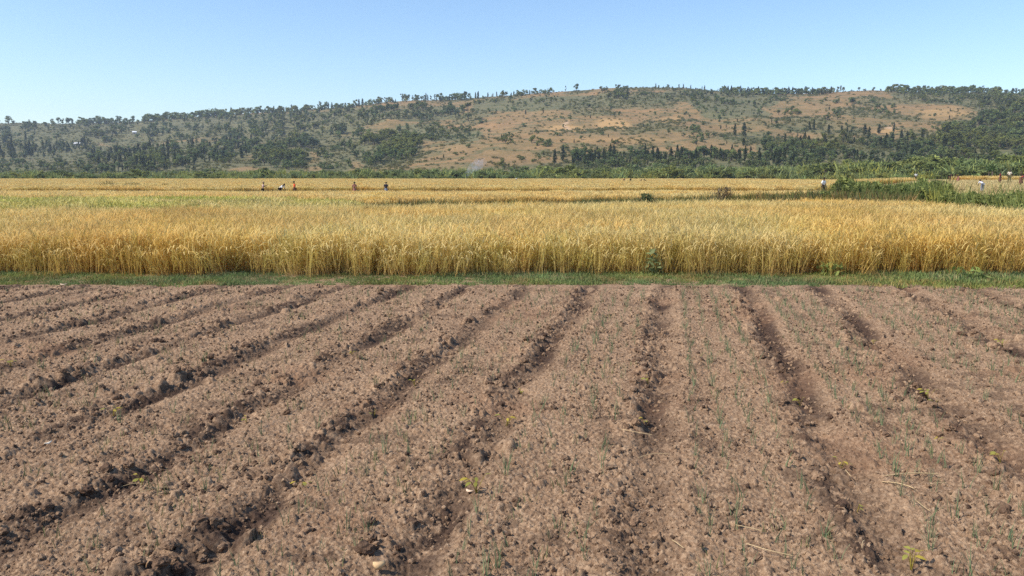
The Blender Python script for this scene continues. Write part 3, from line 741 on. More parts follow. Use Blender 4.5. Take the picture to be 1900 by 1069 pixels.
def build_trees():
    R = random.Random(3)
    # --- skyline
    def ridge_row(x0, x1, step, kinds, h0, h1, label, group, wide=1.0):
        x = x0
        while x < x1:
            s = float(px_s(x)); py = float(np.interp(x, RIDGE[:, 0], RIDGE[:, 1]))
            plant_px(R.choice(kinds), x, py + R.uniform(0.5, 3), R.uniform(h0, h1), label, group, wide * R.uniform(0.85, 1.25))
            x += step * R.uniform(0.5, 1.5)
    plant_px('e', 15, 236, 16, 'taller of the two trees at the left end of the skyline', None, 1.3)
    plant_px('m', 34, 235, 18, 'rounded tree beside a taller one at the left end of the skyline', None, 1.0)
    plant_px('m', 2, 235, 14, 'tree cut by the left edge of the picture on the skyline')
    plant_px('m', 124, 234, 14, 'small rounded tree standing clear on the left skyline', None, 1.0)
    plant_px('c', 150, 234, 9, 'smallest pointed tree standing clear on the left skyline')
    ridge_row(162, 228, 4.2, 'ggsm', 9, 15, 'tree in the first clump on the left skyline', 'first clump of trees on the left skyline', 1.2)
    ridge_row(238, 262, 9, 'cm', 5, 9, 'small tree in the gap between the left skyline clumps', 'small trees in the left skyline gap')
    ridge_row(284, 420, 4.2, 'ggsmgl', 9, 16, 'tree in the long dark line climbing the left skyline', 'long line of trees on the left skyline', 1.3)
    ridge_row(422, 560, 4.4, 'ggsgc', 8, 15, 'tree in the broken row on the ridge left of centre', 'broken row of ridge trees left of centre', 1.1)
    ridge_row(575, 745, 5.2, 'ggsec', 7, 15, 'tree on the ridge above the reddish slope left of centre', 'ridge trees above the reddish slope', 1.1)
    ridge_row(752, 876, 4.6, 'ceggs', 9, 17, 'tree in the dense ridge row above the bare red patch', 'dense ridge row above the bare red patch', 1.0)
    ridge_row(884, 1026, 6.5, 'cegs', 7, 15, 'tree in the thin ridge row right of the bare red patch', 'thin ridge row right of the bare red patch', 1.1)
    plant_px('m', 1066, 175, 16, 'lone rounded tree standing clear on the central skyline', None, 1.0, 1)
    plant_px('e', 1047, 176, 11, 'thin spindly tree just left of the lone skyline tree', None, 0.6)
    ridge_row(1210, 1325, 9, 'ces', 4, 9, 'scattered small tree on the skyline right of centre', 'scattered small skyline trees right of centre')
    ridge_row(1328, 1532, 3.0, 'cggcs', 9, 14, 'tree in the straight dark plantation line on the ridge', 'dark plantation line on the ridge', 1.1)
    ridge_row(1540, 1556, 7, 'e', 10, 13, 'tree in the pair just right of the ridge plantation', 'pair right of the ridge plantation')
    ridge_row(1565, 1630, 12, 'cem', 5, 9, 'small tree above the top of the orange slope', 'small trees above the orange slope')
    ridge_row(1632, 1835, 4.6, 'eggm', 8, 17, 'large tree in the wood crowning the right of the ridge', 'wood crowning the right of the ridge', 1.3)
    # --- single trees on the open slope
    plant_px('e', 870, 228, 33, 'big dark tree standing alone high on the slope left of centre', None, 1.3, 2)
    for (x, y, h, w, lab) in [(1356, 254, 20, 1.25, 'left one of the two upright dark trees on the open slope'), (1373, 256, 25, 1.2, 'right and taller one of two upright dark trees on the slope'),
                              (1373, 273, 15, 1.2, 'short upright tree directly below the pair on the open slope')]:
        plant_px('c', x, y, h, lab, None, w)
    row = [(1492, 244, 16, 1.0), (1500, 244, 19, 1.0), (1527, 251, 17, 1.3), (1551, 250, 15, 1.1), (1561, 250, 13, 1.1), (1569, 250, 11, 1.3), (1593, 254, 19, 1.5), (1601, 262, 23, 1.2),
           (1619, 251, 17, 1.6), (1646, 249, 18, 1.0), (1645, 262, 15, 1.2), (1660, 261, 18, 1.3), (1671, 262, 16, 1.5), (1699, 260, 18, 1.4), (1620, 266, 9, 1), (1575, 266, 10, 1.2),
           (1521, 266, 16, 1.4), (1484, 268, 20, 1.4), (1492, 272, 18, 1.3)]
    for x, y, h, w in row:
        plant_px('c', x, y, h, 'upright dark tree in the spaced row across the reddish right slope', 'spaced upright trees on the reddish right slope', w)
    for k in range(14):
        plant_px('m', 1750 + 38 * R.random(), 244 + 10 * R.random(), R.uniform(14, 22), 'tree in the tight dark clump at the edge of the right wood', 'tight dark clump by the right wood')
    # --- upright trees along the foot of the slope
    for x, h in [(1028, 27), (1043, 28)]:
        plant_px('c', x, 305 if x < 1035 else 300, h, 'left one of two tall dark columns at the foot of the slope' if x < 1035 else 'right one of two tall dark columns at the foot of the slope', None, 1.1)
    for k in range(7):
        plant_px('m', 1066 + 22 * R.random(), 298 + 6 * R.random(), R.uniform(20, 30), 'tree in the darkest clump left of the row at the hill foot', 'darkest clump at the hill foot', 0.9)
    x = 1094
    while x < 1420:
        plant_px(R.choice('cccm'), x, 297 + R.uniform(-3, 4), R.uniform(15, 26), 'dark upright tree in the row along the foot of the slope', 'row of dark trees at the foot of the slope', R.uniform(0.9, 1.4))
        x += R.uniform(5, 15)
    for k in range(14):
        plant_px('e', 618 + 32 * R.random(), 250 + 8 * R.random() - 0.1 * k, R.uniform(16, 24), 'tall dark tree in the small stand in the middle of the left slope', 'small dark stand on the left slope', 1.0)
    # --- scattered bushes on the open slope
    n = 0
    while n < 170:
        x = R.uniform(760, 1760); y = R.uniform(190, 300)
        te = float(np.interp(x, RIDGE[:, 0], RIDGE[:, 1]))
        if y < te + 10 or any(inside(np.array([x]), np.array([y]), w[0])[0] for w in WOODS): continue
        plant_px(R.choice('sssmc'), x, y, R.uniform(4, 10), 'small dark bush scattered on the open brown slope', 'bushes scattered on the open brown slope', R.uniform(0.9, 1.5)); n += 1
    for cx, cy, k in [(1300, 258, 9), (1288, 246, 6), (1455, 215, 8), (1530, 218, 8), (1630, 208, 7), (1560, 196, 6), (940, 262, 9), (1010, 268, 9), (985, 300, 5), (945, 308, 6)]:
        for j in range(k):
            plant_px(R.choice('sm'), cx + R.gauss(0, 13), cy + R.gauss(0, 4.5), R.uniform(6, 13), 'bush in one of the green thickets on the open slope', 'green thickets on the open slope', R.uniform(1, 1.5))
    # --- banana plants at the foot of the hill
    for px, Y, h in [(470, 330, 4.2), (486, 335, 4.6), (502, 330, 3.8), (1045, 318, 4.6), (1036, 322, 4.0), (1648, 250, 5.0), (1660, 255, 5.5), (1672, 252, 4.4), (1828, 190, 4.2)]:
        s = float(px_s(px)); x = s * Y
        plant('b', x, Y, float(gz(x, Y)) - 0.05, h,
              'lone pale banana plant behind the cut field on the right' if px > 1800 else 'banana plant among the green growth at the foot of the hill',
              None if px > 1800 else 'banana plants at the foot of the hill', 1.0)
build_trees()

# the woods, scrub and green belt that read as masses
def build_woods():
    rg = np.random.default_rng(44); P, Sx, I, kinds = [], [], [], 'cemsl'
    order = [(k, i) for k in 'cemsl' for i in range(len(TREES[k]))]
    start = {k: [j for j, q in enumerate(order) if q[0] == k] for k in 'cemsl'}
    meshes = [TREES[k][i][2] for k, i in order]
    for poly, n, ks, (h0, h1) in WOODS:
        q = np.array(poly); c = 0
        while c < n:
            px = rg.uniform(*np.quantile(q[:, 0], [0, 1])); py = rg.uniform(*np.quantile(q[:, 1], [0, 1]))
            if not inside(np.array([px]), np.array([py]), poly)[0]: continue
            x, y, z = hill_hit(px, py)
            if fbm(np.array([x / 25]), np.array([y / 40]), 91, 2)[0] < 0.41: c += 1; continue
            k = ks[rg.integers(len(ks))]; h = rg.uniform(h0, h1) * y / F_PX * (0.6 if k == 's' else 1)
            P.append((x, y, z)); Sx.append((h * rg.uniform(0.9, 1.5), h * rg.uniform(0.9, 1.5), h)); I.append(start[k][rg.integers(len(start[k]))]); c += 1
    n = len(P)
    o = scatter('distant_woods', P, np.stack([np.zeros(n), np.zeros(n), rg.uniform(0, 6.28, n)], -1), Sx, I, meshes)
    tag(o, 'dark green woods covering the lower and left slopes', 'woods', kind='stuff')
    # low scrub over the whole slope, thin on the open brown ground
    P, Sx, I = [], [], []
    n = 30000
    s = rg.uniform(-0.72, 0.72, n); t = rg.random(n); y = hill_r0(s) + (hill_r1(s) - hill_r0(s)) * t; z = hill_z(s, y)
    dens = np.maximum(sstep(0.46, 0.60, fbm(s * y / 45, y / 70, 85, 4)), 0.12) + 0.75 * (1 - sstep(-0.25, 0.0, s)) * sstep(0.38, 0.55, fbm(s * y / 60, y / 80, 81, 4))
    k = rg.random(n) < dens; s, y, z = s[k], y[k], z[k]; n = len(s)
    h = rg.uniform(0.8, 2.6, n)
    o = scatter('hill_scrub', np.stack([s * y, y, z - 0.1], -1), np.stack([0 * s, 0 * s, rg.uniform(0, 6.28, n)], -1),
                np.stack([h * 1.4, h * 1.4, h], -1), rg.integers(0, 4, n), SCRUB)
    tag(o, 'low dull green scrub dotted over the hillside', 'scrub', kind='stuff')
    # green belt between the fields and the hill
    n = 5200; s = rg.uniform(-0.75, 0.75, n); far = hill_r0(s) + 0.045 * (hill_r1(s) - hill_r0(s)); near = np.interp(s, [-0.7, -0.2, 0.3, 0.45, 0.7], [300, 298, 296, 215, 200])
    y = near + (far - near) * rg.random(n) ** 1.3; x = s * y; z = np.maximum(gz(x, y), hill_z(s, y)) - 0.1
    h = rg.uniform(1.3, 4.0, n) * (0.15 + 1.7 * fbm(x / 10, y / 16, 99, 3)) * np.interp(s, [-0.7, 0, 0.4, 0.7], [0.9, 1.1, 1.5, 1.5]) * (0.6 + 0.4 * sstep(0, 25, y - near))
    gm = [TREES['s'][i][2] for i in range(4)] + [TREES['m'][i][2] for i in range(2)] + [TREES['b'][0][2]] + [TREES['g'][i][2] for i in range(4)] + BELT
    o = scatter('green_belt', np.stack([x, y, z], -1), np.stack([0 * s, 0 * s, rg.uniform(0, 6.28, n)], -1),
                np.stack([h * 1.5, h * 1.5, h], -1), rg.choice(len(gm), n, p=[.05, .05, .05, .05, .04, .03, .03] + [.08] * 4 + [.38 / len(BELT)] * len(BELT)), gm)
    tag(o, 'belt of tall green growth between the rice and the hill', 'vegetation', kind='stuff')
REEDS_LATER()
BELT = [grass_tuft(90, 0.55, 1.0, 0.09, c0, c1, 0.75, 2) for c0, c1 in (((0.17, 0.23, 0.08), (0.30, 0.37, 0.13)), ((0.22, 0.27, 0.08), (0.40, 0.43, 0.15)), ((0.14, 0.19, 0.08), (0.26, 0.30, 0.14)))]
def scrub_mesh():
    acc = Acc()
    for k in range(5):
        a = RNG.uniform(0, 6.28); q = 0.5 * math.sqrt(RNG.random()); sc = RNG.uniform(0.75, 1.3)
        blob_cards(acc, (q * math.cos(a), q * math.sin(a), 0.35), (.3, .3, .35), 26, 0.10, np.array((0.10, 0.12, 0.05)) * sc, np.array((0.20, 0.205, 0.09)) * sc)
    return acc.mesh('scrub', [M_LEAF])
SCRUB = [scrub_mesh() for _ in range(4)]
build_woods()

# ------------------------------------------------------------------ bushes standing in the fields
def field_bush(name, px, Y, h, w, c0, c1, label, n=260, cat='bush'):
    acc = Acc(); r = w / 2
    base = np.stack([RNG.normal(0, r * 0.45, n), RNG.normal(0, r * 0.45, n), np.zeros(n)], -1)
    strips(acc, base, RNG.uniform(0, 6.28, n), h * RNG.uniform(0.5, 1.05, n), np.full(n, 0.022 if h > 0.6 else 0.012), RNG.uniform(0.05, 0.35, n),
           lerp_cols(n, c0, c1, .25), lerp_cols(n, c0, c1, .3), 3, 0.3, droop=0.4)
    stm = acc.mesh('stems', [M_REED])
    acc = Acc(); m = int(n * 1.6); z = RNG.uniform(0.1, 0.97, m) * h
    q = r * np.sqrt(RNG.random(m)) * np.sqrt(np.clip(1.15 - (z / h) ** 2.2, 0.1, 1)); a = RNG.uniform(0, 6.28, m)
    leafcards(acc, np.stack([q * np.cos(a), q * np.sin(a), z], -1), RNG.uniform(0.03, 0.075, m), lerp_cols(m, c0, c1, .35))
    fol = acc.mesh('foliage', [M_REED])
    x = float(px_s(px)) * Y; o = link(name, None, None, (x, Y, float(gz(x, Y)) - 0.02), random.uniform(0, 6))
    link('stems', stm, o); link('foliage', fol, o)
    return tag(o, label, cat)
field_bush('bush', 1197, 36.5, 0.92, 0.75, (0.07, 0.09, 0.035), (0.16, 0.18, 0.075), 'dark green bush on the bund left of the brown bush')
field_bush('bush', 1340, 36.5, 1.22, 0.95, (0.12, 0.09, 0.055), (0.27, 0.21, 0.125), 'dry brown bush on the bund behind the front rice')
field_bush('bush', 1560, 40, 1.35, 1.3, (0.05, 0.065, 0.028), (0.12, 0.14, 0.055), 'darkest bush at the left end of the reed bank')
field_bush('bush', 1738, 42, 1.55, 1.4, (0.05, 0.06, 0.022), (0.13, 0.14, 0.05), 'brownish green bush at the right end of the reed bank')
field_bush('bush', 1430, 37.5, 0.85, 2.2, (0.08, 0.11, 0.035), (0.19, 0.22, 0.08), 'low wide green bush on the bund left of the reed bank')
for i_, (px, w, lab) in enumerate([(205, 3.2, 'leftmost low dark bush in the far left rice'), (250, 3.6, 'widest low dark bush in the far left rice'), (312, 1.8, 'smallest low dark bush in the far left rice')]):
    field_bush('bush', px, 118, 1.35 - 0.2 * i_, w, (0.04, 0.055, 0.02), (0.10, 0.11, 0.045), lab, 240)
field_bush('weed', 1216, 13.15, 0.46, 0.34, (0.15, 0.21, 0.10), (0.30, 0.36, 0.19), 'tall pale green weed against the front of the rice', 34, 'weed')
field_bush('weed', 1545, 13.2, 0.24, 0.5, (0.13, 0.19, 0.07), (0.26, 0.32, 0.12), 'low bushy green weed at the rice front right of the tall weed', 36, 'weed')
field_bush('weed', 1795, 12.7, 0.20, 0.8, (0.12, 0.19, 0.07), (0.26, 0.33, 0.12), 'spreading green weed in the verge at the right', 40, 'weed')

# ------------------------------------------------------------------ seedlings, weeds and straw on the plot
M_ONION = mat_leafy('onion_leaf', 0.2, 3.0, 0.2)
def onion(n, h):
    acc = Acc(); base = np.stack([RNG.normal(0, .012, n), RNG.normal(0, .012, n), np.full(n, -0.01)], -1)
    strips(acc, base, RNG.uniform(0, 6.28, n), h * RNG.uniform(0.6, 1.1, n), np.full(n, 0.0046), RNG.uniform(0.05, 0.5, n),
           lerp_cols(n, (0.20, 0.23, 0.11), (0.15, 0.20, 0.10)), lerp_cols(n, (0.11, 0.165, 0.08), (0.17, 0.22, 0.11)), 3, 0.3)
    return acc.mesh('seedling', [M_ONION])
ON = [onion(int(k), h) for k, h in ((4, .13), (5, .15), (6, .17), (3, .11), (8, .16), (5, .12))]
def build_seedlings():
    rg = np.random.default_rng(55); L = []
    for i in range(len(FUR) - 1):
        wgt = np.interp(i, [5, 8, 10, 11, 14], [0.10, 0.22, 0.8, 1.0, 1.0])
        for fr in (0.27, 0.43, 0.60, 0.77):
            Y = 2.6 + rg.random() * .2
            while Y < 11.4:
                a = FUR[i][0] + FUR[i][1] * Y; b = FUR[i + 1][0] + FUR[i + 1][1] * Y
                if rg.random() < wgt * (0.35 + 0.65 * (rg.random() < .6)): L.append((a + (b - a) * fr + rg.normal(0, .018), Y, rg.uniform(0.5, 1.0)))
                Y += rg.uniform(0.06, 0.14)
    L = [q for q in L if abs(q[0] / q[1]) < 0.72]; L.sort(key=lambda q: q[1] / q[2])
    A = np.array(L); Z = plot_z(A[:, 0], A[:, 1])
    for j in range(min(300, len(L))):
        o = link('seedling', ON[j % 6], None, (A[j, 0], A[j, 1], Z[j]), rg.uniform(0, 6.28), A[j, 2])
        tag(o, 'thin grey green onion seedling in the bare soil of the near beds', 'seedling', 'onion seedlings in the near beds')
    k = np.arange(300, len(L)); n = len(k)
    if n:
        o = scatter('seedling_rows', np.stack([A[k, 0], A[k, 1], Z[k]], -1), np.stack([np.zeros(n), np.zeros(n), rg.uniform(0, 6.28, n)], -1), A[k, 2], rg.integers(0, 6, n), ON)
        tag(o, 'thin green onion seedlings in rows on the farther beds', 'seedlings', kind='stuff')
    # faint sprouting grass over the beds
    n = 5200; Y = 2.4 + 9.4 * rg.random(n) ** 0.75; X = rg.uniform(-1, 1, n) * (0.7 * Y + 0.8)
    d, _ = furrow_field(X, Y); w = sstep(0.12, 0.3, np.abs(d)) * np.interp(X / Y, [-0.7, -0.1, 0.3, 0.7], [0.75, 0.6, 0.22, 0.15]) * sstep(0.35, 0.6, fbm(X * 1.4, Y * 1.1, 77, 3))
    k = rg.random(n) < w; X, Y = X[k], Y[k]; n = len(X)
    sp = []
    for q in range(3):
        acc = Acc(); m = 5; base = np.stack([RNG.normal(0, .02, m), RNG.normal(0, .02, m), np.zeros(m)], -1)
        strips(acc, base, RNG.uniform(0, 6.28, m), RNG.uniform(.03, .07, m), np.full(m, .0042), RNG.uniform(.1, .7, m), lerp_cols(m, (.14, .15, .06), (.22, .21, .09)), lerp_cols(m, (.18, .20, .08), (.30, .27, .13)), 2, .2)
        sp.append(acc.mesh('sprout', [M_ONION]))
    o = scatter('grass_sprouts', np.stack([X, Y, plot_z(X, Y) - 0.004], -1), np.stack([0 * X, 0 * X, rg.uniform(0, 6.28, n)], -1), rg.uniform(0.7, 1.4, n), rg.integers(0, 3, n), sp)
    tag(o, 'tiny sparse grass sprouts over the tilled beds', 'sprouts', kind='stuff')
build_seedlings()

M_YEL = mat_leafy('yellow_leaf', 0.35, 4.0, 0.15)
def yellow_weed(n, h, c0, c1):
    acc = Acc()
    for k in range(n):
        a = random.uniform(0, 6.28); b = random.uniform(0.1, 0.55); tip = np.array([math.cos(a) * h * b, math.sin(a) * h * b, h * random.uniform(0.6, 1.0)])
        tube(acc, [(0, 0, -0.01), tip * 0.55 + np.array([0, 0, 0.01]), tip], [0.002, 0.0018, 0.0012], np.array(c0) * 0.8, 4)
        m = 4; t = np.linspace(0.0, 1, m); w = h * 0.22 * np.sin(np.pi * np.clip(t * 0.92 + 0.06, 0, 1)); dr = np.array([math.cos(a), math.sin(a), 0.15]); sd_ = np.array([-math.sin(a), math.cos(a), random.uniform(-.4, .4)])
        P = tip[None] + dr[None] * (t * h * 0.5)[:, None] - np.array([0, 0, 1])[None] * (t ** 2 * h * 0.18)[:, None]
        V = np.stack([P - sd_ * w[:, None] * .5, P + sd_ * w[:, None] * .5], 1).reshape(-1, 3)
        acc.add(V, [[2 * i, 2 * i + 1, 2 * i + 3, 2 * i + 2] for i in range(m - 1)], np.array(c0) * (1 - random.random() * .0) if k % 2 else np.array(c1))
    return acc.mesh('yellow_weed', [M_YEL])
YW = [yellow_weed(n, h, (0.46, 0.36, 0.06), (0.34, 0.32, 0.07)) for n, h in ((5, .09), (4, .07), (7, .11), (3, .06))]
def build_yellow_weeds():
    spots = [(885, 925, 2, 0.85, 'bright yellow weed beside a pale chip in a dark furrow'), (1690, 1066, 2, 0.8, 'yellow weed at the bottom edge right of centre'),
             (265, 908, 0, 1.0, None), (560, 915, 0, .9, None), (210, 778, 2, .9, None), (458, 790, 1, 1, None), (653, 662, 1, 1, None), (770, 720, 0, 1, None), (940, 795, 2, 1, None), (968, 735, 1, .9, None),
             (1203, 720, 0, 1.1, None), (1195, 792, 1, 1, None), (1485, 752, 0, 1, None), (1722, 745, 2, 1, None), (1735, 752, 1, 1, None), (1855, 870, 0, 1, None), (1620, 638, 1, 1, None), (1860, 650, 2, 1, None),
             (695, 775, 1, 1, None), (1560, 870, 2, .8, None), (1455, 720, 1, .8, None), (430, 610, 1, 1, None), (20, 685, 0, 1.2, None), (1740, 830, 1, .8, None), (1590, 955, 3, 1, None)]
    for px, py, k, s, lab in spots:
        x, y = on_ground(px, py, -0.02); z = float(plot_z(np.array([x]), np.array([y]))[0])
        o = link('yellow_weed', YW[k], None, (x, y, z), random.uniform(0, 6), s * (1 if lab else 0.75))
        tag(o, lab or 'small yellow green weed growing in a furrow', 'weed', None if lab else 'yellow green weeds in the furrows')
build_yellow_weeds()

def straw_mesh(L, w, bend):
    acc = Acc(); t = np.linspace(0, 1, 6)
    tube(acc, np.stack([t * L - L / 2, bend * np.sin(t * 3.1), 0.003 + 0.008 * np.sin(t * 2.6)], -1), w, (0.55, 0.40, 0.22), 5); return acc.mesh('straw_piece', [M_STRAW])
M_STRAW = mat_leafy('dry_straw', 0.1, 9.0, 0.2)
def build_litter():
    rg = np.random.default_rng(66); ms = [straw_mesh(.12, .0018, .01), straw_mesh(.20, .002, .02), straw_mesh(.08, .002, .004)]
    def put(name, me, px, py, rz, label, cat, group=None, sc=1.0, dz=0.006):
        x, y = on_ground(px, py, -0.01); g = plot_z(x + np.array([0, .03, -.03, 0, 0]), y + np.array([0, 0, 0, .03, -.03])).max()
        return tag(link(name, me, None, (x, y, float(g) + dz), rz, sc), label, cat, group)
    put('straw_piece', straw_mesh(.30, .0032, .012), 1690, 894, 0.06, 'long pale straw lying level on the right bed', 'straw')
    put('straw_piece', straw_mesh(.16, .0025, .015), 1665, 915, -0.7, 'short bent straw below the long straw on the right', 'straw')
    for k in range(16):
        put('straw_piece', ms[k % 3], rg.uniform(20, 1880), rg.uniform(600, 1050), rg.uniform(0, 3.1), 'short dry straw lying on the tilled soil', 'straw', 'dry straw bits on the tilled soil')
    # pale leaf chip, pale stone, withered white leaf
    def chip(L, w, col, th=0.004, m=None):
        acc = Acc(); a = np.linspace(0, 2 * math.pi, 12, endpoint=False); r = 1 + 0.15 * np.sin(a * 3 + 1)
        P = np.stack([L / 2 * np.cos(a) * r, w / 2 * np.sin(a) * r, 0.15 * L * np.cos(a) ** 2], -1)
        V = np.concatenate([P, P + [0, 0, th], [[0, 0, th + L * .05]], [[0, 0, 0]]])
        f4 = [[i, (i + 1) % 12, 12 + (i + 1) % 12, 12 + i] for i in range(12)]; f3 = [[12 + i, 12 + (i + 1) % 12, 24] for i in range(12)] + [[(i + 1) % 12, i, 25] for i in range(12)]
        acc.add(V, f4, col); acc.f.append(np.array(f3)); return acc.mesh('chip', [M_STRAW])
    put('leaf_chip', chip(.045, .022, (0.75, 0.55, 0.38)), 871, 917, -0.5, 'pale pinkish chip beside the bright yellow weed', 'chip')
    put('stone', chip(.05, .035, (0.72, 0.48, 0.25), .02), 703, 1064, 0.3, 'pale orange stone at the bottom edge left of centre', 'stone')
    put('leaf_chip', chip(.05, .02, (0.75, 0.68, 0.55)), 90, 832, 1.2, 'white withered leaf standing out on the left soil', 'leaf')
    put('leaf_chip', chip(.05, .03, (0.70, 0.52, 0.36)), 118, 533, 0.4, 'pale scrap at the left end of the verge', 'scrap', sc=2.0)
build_litter()

# ------------------------------------------------------------------ people
SKIN = mat_plain('dark_skin', (0.085, 0.045, 0.028), 0.6, 0.15, 5)
HAIR = mat_plain('black_hair', (0.012, 0.010, 0.009), 0.8, 0.2, 30)
EYE = mat_plain('eye_white', (0.6, 0.58, 0.55), 0.4, 0.05, 5)
LIP = mat_plain('lip', (0.12, 0.045, 0.04), 0.5, 0.1, 5)
_cloth = {}
def cloth(name, c):
    if name not in _cloth: _cloth[name] = mat_plain('cloth_' + name, c, 0.9, 0.18, 7)
    return _cloth[name]
def skin_mesh(name, pts, rads, edges, root, m, extra=None):
    me = bpy.data.meshes.new(name); me.from_pydata([tuple(p) for p in pts], edges, []); me.update()
    o = bpy.data.objects.new(name, me); COL.objects.link(o)
    md = o.modifiers.new('skin', 'SKIN'); md.branch_smoothing = 0.6; md.use_smooth_shade = True
    if not me.skin_vertices: me.attributes.update() if hasattr(me.attributes, 'update') else None
    sv = me.skin_vertices[0].data
    for i, r in enumerate(rads): sv[i].radius = (r, r) if np.isscalar(r) else r; sv[i].use_root = (i == root)
    sb = o.modifiers.new('sub', 'SUBSURF'); sb.levels = 1; sb.render_levels = 1
    dg = bpy.context.evaluated_depsgraph_get(); ev = o.evaluated_get(dg)
    bm = bmesh.new(); bm.from_mesh(ev.to_mesh()); ev.to_mesh_clear()
    if extra: extra(bm)
    out = bpy.data.meshes.new(name); bm.to_mesh(out); bm.free()
    for p in out.polygons: p.use_smooth = True
    out.materials.append(m); bpy.data.objects.remove(o); bpy.data.meshes.remove(me); return out
def bm_tube(bm, pts, rad, n=6):
    rings = []
    for i, p in enumerate(pts):
        d = (Vector(pts[min(i + 1, len(pts) - 1)]) - Vector(pts[max(i - 1, 0)])).normalized()
        a = d.orthogonal().normalized(); b = d.cross(a)
        rings.append([bm.verts.new(Vector(p) + rad[i] * (math.cos(6.2832 * k / n) * a + math.sin(6.2832 * k / n) * b)) for k in range(n)])
    for r0, r1 in zip(rings, rings[1:]):
        for k in range(n): bm.faces.new((r0[k], r0[(k + 1) % n], r1[(k + 1) % n], r1[k]))
    bm.faces.new(rings[0][::-1]); bm.faces.new(rings[-1])

